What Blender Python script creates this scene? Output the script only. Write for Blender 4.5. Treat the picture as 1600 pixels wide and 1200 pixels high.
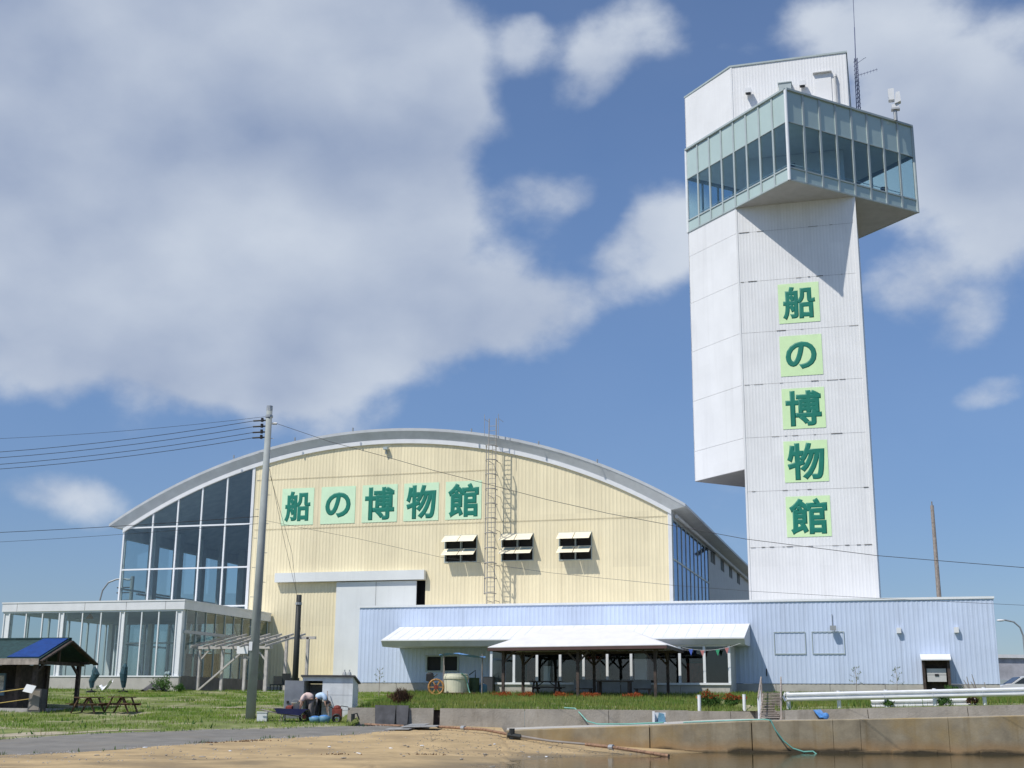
import bpy, math, random
import numpy as np
from mathutils import Vector, Matrix
random.seed(7); rng = np.random.default_rng(7)
C = bpy.context.scene.collection
for o in list(bpy.data.objects): bpy.data.objects.remove(o)

# ------------------------------------------------------------------ camera
YAW = math.radians(16.43); PITCH = math.radians(14.24); ROLL = math.radians(.49)
CA, SA = math.cos(YAW), math.sin(YAW)
RH = Vector((CA, SA, 0)); FH = Vector((-SA, CA, 0)); UP = Vector((0, 0, 1))   # quay directions: along the quay, away from it
fwd = FH*math.cos(PITCH) + UP*math.sin(PITCH); up0 = -FH*math.sin(PITCH) + UP*math.cos(PITCH)
right = RH*math.cos(ROLL) + up0*math.sin(ROLL); upv = -RH*math.sin(ROLL) + up0*math.cos(ROLL)
cam = bpy.data.cameras.new('camera'); cam.sensor_width = 36; cam.lens = 45.22; cam.clip_end = 6000; cam.clip_start = .5
camo = bpy.data.objects.new('camera', cam); C.objects.link(camo)
camo.matrix_world = Matrix(((right.x, upv.x, -fwd.x, 0), (right.y, upv.y, -fwd.y, 0), (right.z, upv.z, -fwd.z, 1.6), (0, 0, 0, 1)))
bpy.context.scene.camera = camo

# ------------------------------------------------------------------ light
SUND = Vector((2.6, 3.77, -6.4)).normalized()
SUN_EL = math.asin(-SUND.z); SUN_AZ = math.atan2(-SUND.x, -SUND.y)
sl = bpy.data.lights.new('sun', 'SUN'); sl.energy = 4.1; sl.angle = math.radians(.55); sl.color = (1, .955, .88)
so = bpy.data.objects.new('sun', sl); C.objects.link(so); so.rotation_euler = SUND.to_track_quat('-Z', 'Y').to_euler()
sc = bpy.context.scene
sc.view_settings.view_transform = 'Standard'; sc.view_settings.look = 'None'; sc.view_settings.exposure = 0; sc.view_settings.gamma = 1
try: sc.view_settings.use_curve_mapping = False
except Exception: pass
W = bpy.data.worlds.new('World'); sc.world = W; W.use_nodes = True
nt = W.node_tree; N = nt.nodes; LK = nt.links; N.clear()
def wn(t, **k):
    n = N.new(t)
    for a, b in k.items(): setattr(n, a, b)
    return n
def wmath(op, a, b=None, c=None, clamp=False):
    n = wn('ShaderNodeMath', operation=op, use_clamp=clamp)
    for i, v in enumerate((a, b, c)):
        if v is None: continue
        if isinstance(v, (int, float)): n.inputs[i].default_value = v
        else: LK.new(v, n.inputs[i])
    return n.outputs[0]
def wvec(op, a, b=None):
    n = wn('ShaderNodeVectorMath', operation=op)
    for i, v in enumerate((a, b)):
        if v is None: continue
        if isinstance(v, (tuple, list)): n.inputs[i].default_value = v
        else: LK.new(v, n.inputs[i])
    return n
SKYS = .11
sky = wn('ShaderNodeTexSky', sky_type='NISHITA', sun_disc=False, sun_elevation=SUN_EL, sun_rotation=SUN_AZ, altitude=0, air_density=1.0, dust_density=.4, ozone_density=1.5)
tc = wn('ShaderNodeTexCoord'); D = tc.outputs['Generated']
dr = wvec('DOT_PRODUCT', D, tuple(RH)).outputs['Value']; df = wvec('DOT_PRODUCT', D, tuple(FH)).outputs['Value']; dz = wvec('DOT_PRODUCT', D, (0, 0, 1)).outputs['Value']
az = wmath('ARCTAN2', dr, df); el = wmath('ARCSINE', dz)
comb = wn('ShaderNodeCombineXYZ'); LK.new(az, comb.inputs[0]); LK.new(el, comb.inputs[1])
warpn = wn('ShaderNodeTexNoise'); warpn.inputs['Scale'].default_value = 7; warpn.inputs['Detail'].default_value = 5; LK.new(D, warpn.inputs['Vector'])
wv = wvec('SUBTRACT', warpn.outputs['Color'], (.5, .5, .5)); wsc = wvec('MULTIPLY', wv.outputs[0], (.085, .065, 0))
AE = wvec('ADD', comb.outputs[0], wsc.outputs[0]).outputs[0]
def cl_noise(off, scale, detail, rough):
    m = wvec('ADD', D, off); s = wvec('MULTIPLY', m.outputs[0], (1, 1, 1.4))
    n = wn('ShaderNodeTexNoise'); n.inputs['Scale'].default_value = scale; n.inputs['Detail'].default_value = detail; n.inputs['Roughness'].default_value = rough
    n.inputs['Distortion'].default_value = .05
    LK.new(s.outputs[0], n.inputs['Vector']); return n.outputs['Fac']
# cloud masses: (azimuth, elevation, half width, half height, amount)
BLOBS = [(0.345, 0.40, 0.075, 0.06, 0.40), (-0.319, 0.469, 0.246, 0.085, 0.75), (-0.112, 0.503, 0.081, 0.051, 0.7), (-0.285, 0.366, 0.229, 0.085, 0.8), (-0.086, 0.38, 0.058, 0.044, 0.62), (-0.24, 0.288, 0.234, 0.053, 0.62), (-0.021, 0.308, 0.08, 0.048, 0.44), (-0.299, 0.236, 0.14, 0.032, 0.42), (-0.088, 0.452, 0.059, 0.029, 0.55), (0.01, 0.509, 0.022, 0.026, 0.48), (0.094, 0.517, 0.05, 0.038, 0.50), (0.059, 0.478, 0.026, 0.024, 0.44), (0.166, 0.486, 0.032, 0.016, 0.22), (0.041, 0.399, 0.05, 0.018, 0.32), (0.12, 0.378, 0.034, 0.024, 0.46), (0.104, 0.342, 0.045, 0.03, 0.42), (0.135, 0.321, 0.026, 0.029, 0.2), (0.318, 0.501, 0.12, 0.042, 0.62), (0.351, 0.428, 0.095, 0.045, 0.44), (0.39, 0.36, 0.04, 0.045, 0.6), (0.326, 0.295, 0.07, 0.042, 0.44), (0.274, 0.304, 0.029, 0.019, 0.1), (-0.342, 0.152, 0.058, 0.022, 0.42), (0.364, 0.222, 0.03, 0.016, 0.34), (0.293, 0.118, 0.03, 0.012, 0.32), (0.376, 0.119, 0.03, 0.015, 0.36), (-0.341, 0.194, 0.09, 0.009, 0.12), (-0.242, 0.105, 0.093, 0.009, 0.1)]
tot = None
for a, e, w, h, k in BLOBS:
    s = wvec('SUBTRACT', AE, (a, e, 0)); s = wvec('DIVIDE', s.outputs[0], (w, h, 1)); l = wvec('LENGTH', s.outputs[0]).outputs['Value']
    g = wmath('POWER', 2.718, wmath('MULTIPLY', wmath('POWER', l, 3.2), -.75)); g = wmath('MULTIPLY', g, k)
    tot = g if tot is None else wmath('ADD', tot, g)
behind = wmath('MULTIPLY', wmath('LESS_THAN', df, .72), .22)            # elsewhere the same broken cloud goes on
tot = wmath('SUBTRACT', wmath('ADD', tot, behind), .10)
n1 = cl_noise((.31, .17, .53), 5.5, 10, .565); n2 = cl_noise((.31 - .02, .17 - .03, .53 + .07), 5.5, 3, .45)
def billow(off, sc_):
    m = wvec('MULTIPLY', wvec('ADD', D, off).outputs[0], (1, 1, 1.5)); wq = wvec('ADD', m.outputs[0], wvec('MULTIPLY', wv.outputs[0], (.05, .05, .05)).outputs[0])
    v = wn('ShaderNodeTexVoronoi', feature='F1'); v.inputs['Scale'].default_value = sc_; v.inputs['Detail'].default_value = 1; v.inputs['Roughness'].default_value = .5
    LK.new(wq.outputs[0], v.inputs['Vector']); return wmath('SUBTRACT', .45, v.outputs['Distance'])
b1 = billow((.1, .2, .3), 10)
dens = wmath('ADD', wmath('MULTIPLY_ADD', wmath('SUBTRACT', n1, .5), 1.35, wmath('MULTIPLY', b1, .30)), tot)
mr = wn('ShaderNodeMapRange', interpolation_type='SMOOTHSTEP'); LK.new(dens, mr.inputs[0]); mr.inputs[1].default_value = .07; mr.inputs[2].default_value = .44
mask = wmath('MULTIPLY_ADD', mr.outputs[0], .88, .05)
thick = wn('ShaderNodeMapRange'); LK.new(dens, thick.inputs[0]); thick.inputs[1].default_value = .35; thick.inputs[2].default_value = 1.15; thick.inputs[3].default_value = .74; thick.inputs[4].default_value = .50
shade = wmath('ADD', wmath('MULTIPLY_ADD', wmath('SUBTRACT', n1, n2), 1.5, thick.outputs[0]), wmath('MULTIPLY', b1, .25))
n3 = cl_noise((.9, .2, .1), 4.2, 3, .42); shade = wmath('ADD', shade, wmath('MULTIPLY', wmath('SUBTRACT', n3, .5), 1.7), None, True)
cc = wn('ShaderNodeMix', data_type='RGBA'); LK.new(shade, cc.inputs['Factor'])
cc.inputs[6].default_value = (.27/SKYS, .345/SKYS, .51/SKYS, 1); cc.inputs[7].default_value = (.64/SKYS, .70/SKYS, .79/SKYS, 1)
skyc = wn('ShaderNodeMix', data_type='RGBA', blend_type='MULTIPLY'); skyc.inputs['Factor'].default_value = 1
LK.new(sky.outputs[0], skyc.inputs[6]); 
grd = wn('ShaderNodeMapRange', interpolation_type='SMOOTHSTEP'); LK.new(el, grd.inputs[0]); grd.inputs[1].default_value = 0; grd.inputs[2].default_value = .42
gcol = wn('ShaderNodeMix', data_type='RGBA'); LK.new(grd.outputs[0], gcol.inputs['Factor']); gcol.inputs[6].default_value = (.50, .60, .80, 1); gcol.inputs[7].default_value = (.78, .92, 1.12, 1)
LK.new(gcol.outputs[2], skyc.inputs[7])
mx = wn('ShaderNodeMix', data_type='RGBA'); LK.new(mask, mx.inputs['Factor']); LK.new(skyc.outputs[2], mx.inputs[6]); LK.new(cc.outputs[2], mx.inputs[7])
bg = wn('ShaderNodeBackground'); bg.inputs[1].default_value = SKYS; LK.new(mx.outputs[2], bg.inputs[0])
ow = wn('ShaderNodeOutputWorld'); LK.new(bg.outputs[0], ow.inputs[0])

# ------------------------------------------------------------------ materials
def M(name, rgb, rough=.6, var=.12, scale=1.5, metal=0, streak=0, dirt=None, dirt_amt=0, bump=0, bscale=20, spec=.4, coords='pos', lo=None, panel=None, ptone=.05):
    m = bpy.data.materials.new(name); m.use_nodes = True; t = m.node_tree; n = t.nodes; b = n['Principled BSDF']
    b.inputs['Roughness'].default_value = rough; b.inputs['Metallic'].default_value = metal; b.inputs['Specular IOR Level'].default_value = spec
    g = n.new('ShaderNodeNewGeometry'); P = g.outputs['Position']
    def noise(s, d, vec=P, st=None):
        x = n.new('ShaderNodeTexNoise'); x.inputs['Scale'].default_value = s; x.inputs['Detail'].default_value = d; x.inputs['Roughness'].default_value = .6
        if st:
            q = n.new('ShaderNodeVectorMath'); q.operation = 'MULTIPLY'; q.inputs[1].default_value = st; t.links.new(P, q.inputs[0]); t.links.new(q.outputs[0], x.inputs['Vector'])
        else: t.links.new(vec, x.inputs['Vector'])
        return x.outputs['Fac']
    def ramp(f, a, c, e, d):
        r = n.new('ShaderNodeMapRange'); t.links.new(f, r.inputs[0]); r.inputs[1].default_value = a; r.inputs[2].default_value = c; r.inputs[3].default_value = e; r.inputs[4].default_value = d; return r.outputs[0]
    mix = n.new('ShaderNodeMix'); mix.data_type = 'RGBA'
    lo = lo or tuple(c*(1-var*2) for c in rgb); hi = tuple(min(1, c*(1+var)) for c in rgb)
    mix.inputs[6].default_value = (*lo, 1); mix.inputs[7].default_value = (*hi, 1)
    t.links.new(ramp(noise(scale, 6), .3, .7, 0, 1), mix.inputs[0]); col = mix.outputs[2]
    if streak:
        s = ramp(noise(1, 4, st=(2.2, 2.2, .12)), .52, .8, 0, streak)
        x = n.new('ShaderNodeMix'); x.data_type = 'RGBA'; t.links.new(s, x.inputs[0]); t.links.new(col, x.inputs[6]); x.inputs[7].default_value = (*[c*.45 for c in (dirt or rgb)], 1); col = x.outputs[2]
    if dirt_amt:
        s = ramp(noise(scale*.45, 8), .5, .68, 0, dirt_amt)
        x = n.new('ShaderNodeMix'); x.data_type = 'RGBA'; t.links.new(s, x.inputs[0]); t.links.new(col, x.inputs[6]); x.inputs[7].default_value = (*dirt, 1); col = x.outputs[2]
    if panel:      # sheets of slightly different age
        sx = n.new('ShaderNodeVectorMath'); sx.operation = 'DIVIDE'; sx.inputs[1].default_value = panel; t.links.new(P, sx.inputs[0])
        fl = n.new('ShaderNodeVectorMath'); fl.operation = 'FLOOR'; t.links.new(sx.outputs[0], fl.inputs[0])
        wn_ = n.new('ShaderNodeTexWhiteNoise'); t.links.new(fl.outputs[0], wn_.inputs['Vector'])
        tv = ramp(wn_.outputs['Value'], 0, 1, 1-ptone*2, 1+ptone)
        x = n.new('ShaderNodeVectorMath'); x.operation = 'SCALE'; t.links.new(col, x.inputs[0]); t.links.new(tv, x.inputs['Scale']); col = x.outputs[0]
    t.links.new(col, b.inputs['Base Color'])
    if bump:
        bp = n.new('ShaderNodeBump'); bp.inputs['Strength'].default_value = bump; bp.inputs['Distance'].default_value = .05; t.links.new(noise(bscale, 5), bp.inputs['Height']); t.links.new(bp.outputs[0], b.inputs['Normal'])
    return m
def glass(name, tint, refl=1.6, rough=.015, gcol=(1, 1, 1)):
    m = bpy.data.materials.new(name); m.use_nodes = True; t = m.node_tree; n = t.nodes; n.clear()
    tr = n.new('ShaderNodeBsdfTransparent'); tr.inputs[0].default_value = (*tint, 1)
    gl = n.new('ShaderNodeBsdfGlossy'); gl.inputs['Roughness'].default_value = rough; gl.inputs[0].default_value = (*gcol, 1)
    lw_ = n.new('ShaderNodeLayerWeight'); lw_.inputs[0].default_value = .5; pw = n.new('ShaderNodeMath'); pw.operation = 'POWER'; pw.inputs[1].default_value = 4.5; t.links.new(lw_.outputs['Facing'], pw.inputs[0]); fr = n.new('ShaderNodeMath'); fr.operation = 'MULTIPLY_ADD'; fr.inputs[1].default_value = .62; fr.inputs[2].default_value = .035; t.links.new(pw.outputs[0], fr.inputs[0])
    mu = n.new('ShaderNodeMath'); mu.operation = 'MULTIPLY'; mu.use_clamp = True; mu.inputs[1].default_value = refl; t.links.new(fr.outputs[0], mu.inputs[0])
    x = n.new('ShaderNodeMixShader'); t.links.new(mu.outputs[0], x.inputs[0]); t.links.new(tr.outputs[0], x.inputs[1]); t.links.new(gl.outputs[0], x.inputs[2])
    o = n.new('ShaderNodeOutputMaterial'); t.links.new(x.outputs[0], o.inputs[0]); return m
m_yellow = M('cream_yellow_sheet', (.86, .755, .51), .5, .035, .5, streak=.2, dirt=(.6, .48, .3), panel=(2.35, 500, 3.4), ptone=.028)
m_joint = M('yellow_sheet_joint', (.50, .44, .30), .6, .1)
m_cream = M('cream_flap', (.84, .77, .58), .45, .04)
m_blue = M('pale_blue_sheet', (.57, .66, .83), .45, .04, .5, streak=.24, dirt=(.42, .44, .48), panel=(1.53, 500, 9), ptone=.025)
m_tower = M('white_tower_sheet', (.80, .80, .80), .45, .035, .4, streak=.13, dirt=(.56, .53, .48), panel=(.82, 500, 3.385), ptone=.012)
m_tside = M('white_tower_panel', (.80, .80, .80), .5, .03, .4, streak=.12, dirt=(.56, .53, .48), panel=(1.1, 1.1, 3.385), ptone=.01)
m_proof = M('pavilion_roof_sheet', (.72, .71, .72), .5, .04)
m_white = M('white_paint', (.74, .75, .76), .4, .04)
m_door = M('pale_grey_door', (.74, .76, .75), .5, .03, .5, streak=.2)
m_roof = M('grey_metal_roof', (.52, .54, .56), .4, .05)
m_soff = M('grey_soffit_sheet', (.58, .60, .62), .5, .06)
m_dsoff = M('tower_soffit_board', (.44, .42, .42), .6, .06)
m_grey = M('grey_wall_panel', (.55, .55, .54), .6, .05)
m_mull = M('white_aluminium', (.78, .80, .81), .35, .03)
m_gmull = M('grey_green_aluminium', (.42, .48, .48), .4, .05)
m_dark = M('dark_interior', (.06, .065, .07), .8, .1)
m_in = M('interior_grey', (.34, .36, .37), .8, .1)
m_inw = M('interior_white', (.70, .71, .70), .7, .05)
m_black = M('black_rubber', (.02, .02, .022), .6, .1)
m_core = M('joint_backing', (.42, .41, .40), .8, .2)
m_seam = M('dark_joint', (.16, .15, .14), .8, .3)
m_green = M('sign_dark_green', (.010, .19, .135), .5, .05)
m_pale = M('sign_pale_green', (.65, .86, .60), .5, .03)
m_pale2 = M('tower_sign_pale_green', (.66, .87, .50), .5, .03)
m_gal = M('galvanised_steel', (.45, .46, .46), .45, .1, metal=.5)
m_steel = M('brown_steel', (.27, .24, .21), .55, .15)
m_lad = M('weathered_ladder_steel', (.36, .34, .31), .6, .1)
m_conc = M('old_concrete', (.31, .28, .235), .85, .14, 1.2, streak=.5, dirt=(.22, .18, .12), dirt_amt=.35, bump=.4, bscale=14)
m_conc2 = M('plinth_concrete', (.46, .44, .40), .85, .08, 1.5, streak=.25, bump=.2)
m_pole = M('concrete_pole', (.33, .36, .35), .75, .08, 2, streak=.2)
m_bpole = M('tarred_pole', (.025, .03, .03), .6, .2)
m_wood = M('weathered_wood', (.36, .31, .27), .85, .2, 4, bump=.2)
m_dwood = M('dark_stained_wood', (.075, .055, .045), .7, .3, 5)
m_bwood = M('brown_wood', (.16, .095, .055), .75, .3, 5)
m_groof = M('green_shingle', (.02, .055, .055), .8, .2, 6)
m_tarp = M('blue_tarpaulin', (.010, .05, .22), .45, .15, 5)
m_ltarp = M('light_blue_tarpaulin', (.08, .24, .54), .45, .2, 6)
m_tank = M('cream_plastic', (.70, .69, .52), .5, .06, 3)
m_orange = M('orange_reel', (.52, .27, .09), .7, .3, 8)
m_rust = M('rusty_pipe', (.30, .175, .105), .7, .3, 9)
m_mat = M('dark_grey_mat', (.085, .085, .09), .8, .2, 3)
m_plate = M('grey_plate', (.33, .33, .32), .7, .15, 3)
m_shed = M('grey_white_board', (.74, .76, .77), .7, .08, 2, streak=.3, dirt=(.3, .3, .28))
m_shedd = M('shaded_door_and_screen_grey', (.36, .37, .39), .7, .1, 2)  # shed door's shade is put into this grey; screen panels are plain grey
m_shirt1 = M('pink_white_shirt', (.72, .55, .50), .9, .1, 8)
m_shirt2 = M('light_blue_shirt', (.48, .62, .78), .9, .1, 8)
m_trou1 = M('brown_grey_trousers', (.23, .20, .18), .9, .15, 8)
m_trou2 = M('dark_trousers', (.05, .05, .06), .9, .2, 8)
m_skin = M('skin', (.50, .31, .22), .6, .08, 9)
m_hair = M('dark_hair', (.02, .018, .016), .6, .2, 9)
m_red = M('dark_red_paint', (.22, .045, .03), .6, .25, 6)
m_rail = M('white_guardrail', (.80, .81, .82), .4, .05, 3)
m_hose = M('sea_green_hose', (.15, .38, .32), .5, .08)
m_rope = M('yellow_rope', (.55, .40, .12), .8, .1)
m_teal = M('dark_teal_cloth', (.035, .09, .11), .8, .3, 6)
m_carw = M('white_car_paint', (.75, .76, .78), .25, .02)
m_glassdark = M('dark_car_glass', (.03, .04, .06), .1, .1, spec=.7)
m_purple = M('dark_blue_glass', (.06, .06, .22), .2, .1)
m_spand = M('milky_green_glass', (.46, .57, .54), .08, .03, .6, spec=.8)
m_mast = M('blue_grey_mast', (.13, .15, .26), .6, .2)
m_wire = M('black_cable', (.03, .03, .035), .6, .1)
m_bucket = M('cream_bucket', (.75, .72, .55), .6, .1)
m_blueb = M('blue_plastic', (.12, .26, .36), .5, .15, 5)
m_stone = M('grey_floor_slab', (.42, .40, .38), .85, .12, 2)
m_scr = M('ivory_print', (.55, .52, .46), .8, .3, 9)
m_f1 = M('red_pennant', (.50, .20, .19), .8, .1); m_f2 = M('blue_pennant', (.08, .15, .55), .8, .1); m_f3 = M('green_pennant', (.05, .35, .18), .8, .1)
m_glass = glass('clear_blue_glass', (.85, .905, .915), 1.5)
m_dglass = glass('deck_glass', (.80, .89, .91), 1.5)
m_cglass = glass('cafe_glass', (.82, .87, .87), 1.3)
m_sglass = glass('side_reflecting_glass', (.28, .36, .45), 1.8, .02, (.55, .68, .9))
m_oglass = glass('annex_side_glass', (.82, .87, .84), 1.2)

# ------------------------------------------------------------------ mesh helpers
class MB:
    def __init__(s): s.v = []; s.f = []
    def add(s, vs, fs):
        b = len(s.v); s.v += [tuple(p) for p in vs]; s.f += [tuple(i + b for i in f) for f in fs]; return s
    def box(s, x0, x1, y0, y1, z0, z1):
        return s.add([(x0, y0, z0), (x1, y0, z0), (x1, y1, z0), (x0, y1, z0), (x0, y0, z1), (x1, y0, z1), (x1, y1, z1), (x0, y1, z1)],
                     [(0, 3, 2, 1), (4, 5, 6, 7), (0, 1, 5, 4), (1, 2, 6, 5), (2, 3, 7, 6), (3, 0, 4, 7)])
    def beam(s, p, q, w, h=None, ref=(0, 0, 1)):
        p, q = Vector(p), Vector(q); h = h or w; d = (q-p).normalized(); r = Vector(ref)
        if abs(d.dot(r)) > .95: r = Vector((1, 0, 0)) if abs(d.x) < .9 else Vector((0, 1, 0))
        a = d.cross(r).normalized(); b = a.cross(d)
        vs = [e + a*i*w/2 + b*j*h/2 for e in (p, q) for i, j in ((-1, -1), (1, -1), (1, 1), (-1, 1))]
        return s.add(vs, [(0, 1, 2, 3), (7, 6, 5, 4), (0, 4, 5, 1), (1, 5, 6, 2), (2, 6, 7, 3), (3, 7, 4, 0)])
    def tube(s, pts, r, n=8, cap=True):
        pts = [Vector(p) for p in pts]; rs = r if isinstance(r, (list, tuple)) else [r]*len(pts); vs = []; fs = []
        prev = None
        for i, p in enumerate(pts):
            d = (pts[min(i+1, len(pts)-1)] - pts[max(i-1, 0)]).normalized()
            ref = Vector((0, 0, 1)) if abs(d.z) < .9 else Vector((1, 0, 0))
            a = d.cross(ref).normalized() if prev is None else (prev - d*prev.dot(d)).normalized()
            prev = a; b = d.cross(a)
            vs += [p + (a*math.cos(2*math.pi*k/n) + b*math.sin(2*math.pi*k/n))*rs[i] for k in range(n)]
        for i in range(len(pts)-1):
            for k in range(n): fs.append((i*n+k, i*n+(k+1) % n, (i+1)*n+(k+1) % n, (i+1)*n+k))
        if cap: fs += [tuple(range(n-1, -1, -1)), tuple(range((len(pts)-1)*n, len(pts)*n))]
        return s.add(vs, fs)
    def prism(s, poly, vec):
        vec = Vector(vec); n = len(poly); vs = [Vector(p) for p in poly] + [Vector(p)+vec for p in poly]
        return s.add(vs, [tuple(range(n-1, -1, -1)), tuple(range(n, 2*n))] + [(i, (i+1) % n, n+(i+1) % n, n+i) for i in range(n)])
    def lathe(s, prof, n=24, c=(0, 0, 0)):
        vs = [(c[0]+r*math.cos(2*math.pi*k/n), c[1]+r*math.sin(2*math.pi*k/n), c[2]+z) for r, z in prof for k in range(n)]; fs = []
        for i in range(len(prof)-1):
            for k in range(n): fs.append((i*n+k, i*n+(k+1) % n, (i+1)*n+(k+1) % n, (i+1)*n+k))
        return s.add(vs, fs)
    def grid(s, rows):
        n = len(rows[0]); vs = [p for r in rows for p in r]
        return s.add(vs, [(i*n+j, i*n+j+1, (i+1)*n+j+1, (i+1)*n+j) for i in range(len(rows)-1) for j in range(n-1)])
    def ell(s, c, rx, ry, rz, n=10, m=6):
        return s.add([(c[0]+rx*math.sin(math.pi*i/m)*math.cos(2*math.pi*k/n), c[1]+ry*math.sin(math.pi*i/m)*math.sin(2*math.pi*k/n), c[2]+rz*math.cos(math.pi*i/m)) for i in range(m+1) for k in range(n)],
                     [(i*n+k, (i+1)*n+k, (i+1)*n+(k+1) % n, i*n+(k+1) % n) for i in range(m) for k in range(n)])
    def build(s, name, mat, parent=None, world=True, smooth=False):
        me = bpy.data.meshes.new(name); vs = s.v
        root = parent
        while root is not None and root.parent is not None: root = root.parent
        if root is not None and world:
            inv = root.matrix_basis.inverted(); vs = [inv @ Vector(p) for p in vs]
        me.from_pydata([tuple(p) for p in vs], [], s.f); me.materials.append(mat); me.update()
        if smooth: me.shade_smooth()
        o = bpy.data.objects.new(name, me); C.objects.link(o)
        if parent is not None: o.parent = parent
        return o
def Q(u, v, z=0): return Vector((CA*u - SA*v, SA*u + CA*v, z))
def tag(o, label=None, cat=None, group=None, kind=None):
    for k, x in (('label', label), ('category', cat), ('group', group), ('kind', kind)):
        if x: o[k] = x
    return o
def thing(name, label, cat, loc=(0, 0, 0), rz=0, group=None):
    o = bpy.data.objects.new(name, None); C.objects.link(o); o.empty_display_size = .3
    o.matrix_basis = Matrix.Translation(Vector(loc)) @ Matrix.Rotation(rz, 4, 'Z')
    return tag(o, label, cat, group)
def copy_tree(o, parent=None):
    c = o.copy(); C.objects.link(c); c.parent = parent
    for ch in list(o.children): copy_tree(ch, c)
    return c
def single(mb, name, mat, label, cat, group=None, smooth=False): return tag(mb.build(name, mat, None, smooth=smooth), label, cat, group)
def inst(src, name, mat, parent, loc, scale=(1, 1, 1), rz=0):
    o = bpy.data.objects.new(name, src); C.objects.link(o); o.parent = parent; o.location = loc; o.scale = scale; o.rotation_euler = (0, 0, rz); return o
def ribs(mb, O, e, n, s0, s1, zb, zt, holes=(), pitch=.24, depth=.028, rib=.36):
    """profiled sheet: O origin, e direction along the wall, n outward; zb, zt numbers or functions of s"""
    fb = zb if callable(zb) else (lambda s: zb); ft = zt if callable(zt) else (lambda s: zt)
    br = sorted({s0, s1} | {x for h in holes for x in h[:2] if s0 < x < s1}); O, e, n = Vector(O), Vector(e), Vector(n)
    for a, b in zip(br, br[1:]):
        k = max(1, round((b-a)/pitch)); p = (b-a)/k
        for i in range(k):
            c0 = a + i*p; mid = c0 + p/2
            cut = sorted((h[2], h[3]) for h in holes if h[0]-1e-6 < mid < h[1]+1e-6)
            segs = []; z = None
            for h in cut: segs.append((z, h[0])); z = h[1]
            segs.append((z, None))
            prof = [(c0, 0), (c0+p*(1-rib)*.5-.02, 0), (c0+p*(1-rib)*.5+.01, depth), (c0+p*(1+rib)*.5-.01, depth), (c0+p*(1+rib)*.5+.02, 0), (c0+p, 0)]
            for lo, hi in segs:
                vs = []
                for s, d in prof:
                    q = O + e*s + n*d
                    vs += [(q.x, q.y, fb(s) if lo is None else lo), (q.x, q.y, ft(s) if hi is None else hi)]
                mb.add(vs, [(2*j, 2*j+2, 2*j+3, 2*j+1) for j in range(5)])
    return mb
def kanji_mesh(ch, w, h):
    c = bpy.data.curves.new('glyph', 'FONT'); c.body = ch; c.extrude = .004; c.bevel_depth = .036; c.bevel_resolution = 0; c.resolution_u = 4
    o = bpy.data.objects.new('glyph', c); C.objects.link(o)
    dg = bpy.context.evaluated_depsgraph_get(); me = bpy.data.meshes.new_from_object(o.evaluated_get(dg))
    bpy.data.objects.remove(o); bpy.data.curves.remove(c)
    xs = [v.co.x for v in me.vertices]; ys = [v.co.y for v in me.vertices]; x0, x1, y0, y1 = min(xs), max(xs), min(ys), max(ys)
    for v in me.vertices:
        X = (v.co.x-(x0+x1)/2)/(x1-x0)*w; Y = (v.co.y-(y0+y1)/2)/(y1-y0)*h; z = v.co.z; v.co = (X, -z*.08, Y)
    return me

# ------------------------------------------------------------------ terrain
CP = [(-16.39, 43.0, 0.56), (-14.56, 44.6, 0.69), (-13.09, 45.8, 0.75), (-11.58, 46.8, 0.81), (-10.22, 47.8, 0.85), (-8.78, 48.7, 0.89), (-7.07, 49.8, 0.94), (-4.79, 51.0, 0.99),
      (-13.68, 36.0, 0.32), (-12.46, 37.5, 0.35), (-10.98, 39.2, 0.44), (-10.07, 40.8, 0.5), (-8.87, 43.0, 0.57), (-7.99, 44.4, 0.63), (-6.9, 45.6, 0.68), (-5.35, 47.4, 0.74), (-4.55, 48.5, 0.82), (-3.53, 50.5, 0.89),
      (-11.75, 31.0, 0.36), (-6.03, 32.0, 0.34), (-1.45, 32.0, 0.28), (-2.01, 44.0, 0.56), (-0.03, 46.0, 0.66), (1.43, 46.0, 0.56), (4.82, 46.0, 0.38), (7.64, 46.0, 0.2), (3.13, 42.2, 0.25), (-5.36, 38.0, 0.41),
      (-8.28, 35.0, 0.33), (-1.89, 52.0, 0.98), (1.15, 37.0, 0.22), (12, 46, -.2), (8, 40, -.1), (14, 34, -.6), (4, 30, -.2), (0, 22, -.3), (-10, 22, .15), (-20, 24, .25), (-45, 24, .5), (-45, 8, .1), (-30, 33, .5), (-30, 22, .2), (-20, 33, .33),
      (-22, 52, 1.1), (-15, 52, 1.11), (-10.3, 53, 1.17), (-9, 56, 1.35), (-16, 58, 1.46), (-22, 58, 1.46), (-15, 66, 1.97), (-25, 66, 1.97), (-10, 66, 2.0), (-30, 75, 2.5), (-18, 75, 2.5), (-12, 76, 2.55), (-35, 60, 1.6), (-45, 50, 1.2), (-45, 75, 2.5)]
cp = np.array(CP)
def _tps(r2): return np.where(r2 < 1e-9, 0, r2*np.log(np.maximum(r2, 1e-9)))
_A = _tps(((cp[:, None, :2]-cp[None, :, :2])**2).sum(-1)) + np.eye(len(cp))*.6
_P = np.c_[np.ones(len(cp)), cp[:, :2]]
_S = np.linalg.solve(np.block([[_A, _P], [_P.T, np.zeros((3, 3))]]), np.r_[cp[:, 2], 0, 0, 0])
def beach_z(u, v):
    u = np.asarray(u, float); v = np.asarray(v, float); uu = np.clip(u, -48, 18); vv = np.clip(v, 5, 78)
    r2 = (uu[..., None]-cp[:, 0])**2 + (vv[..., None]-cp[:, 1])**2
    return _tps(r2)@_S[:-3] + _S[-3] + _S[-2]*uu + _S[-1]*vv
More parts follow.
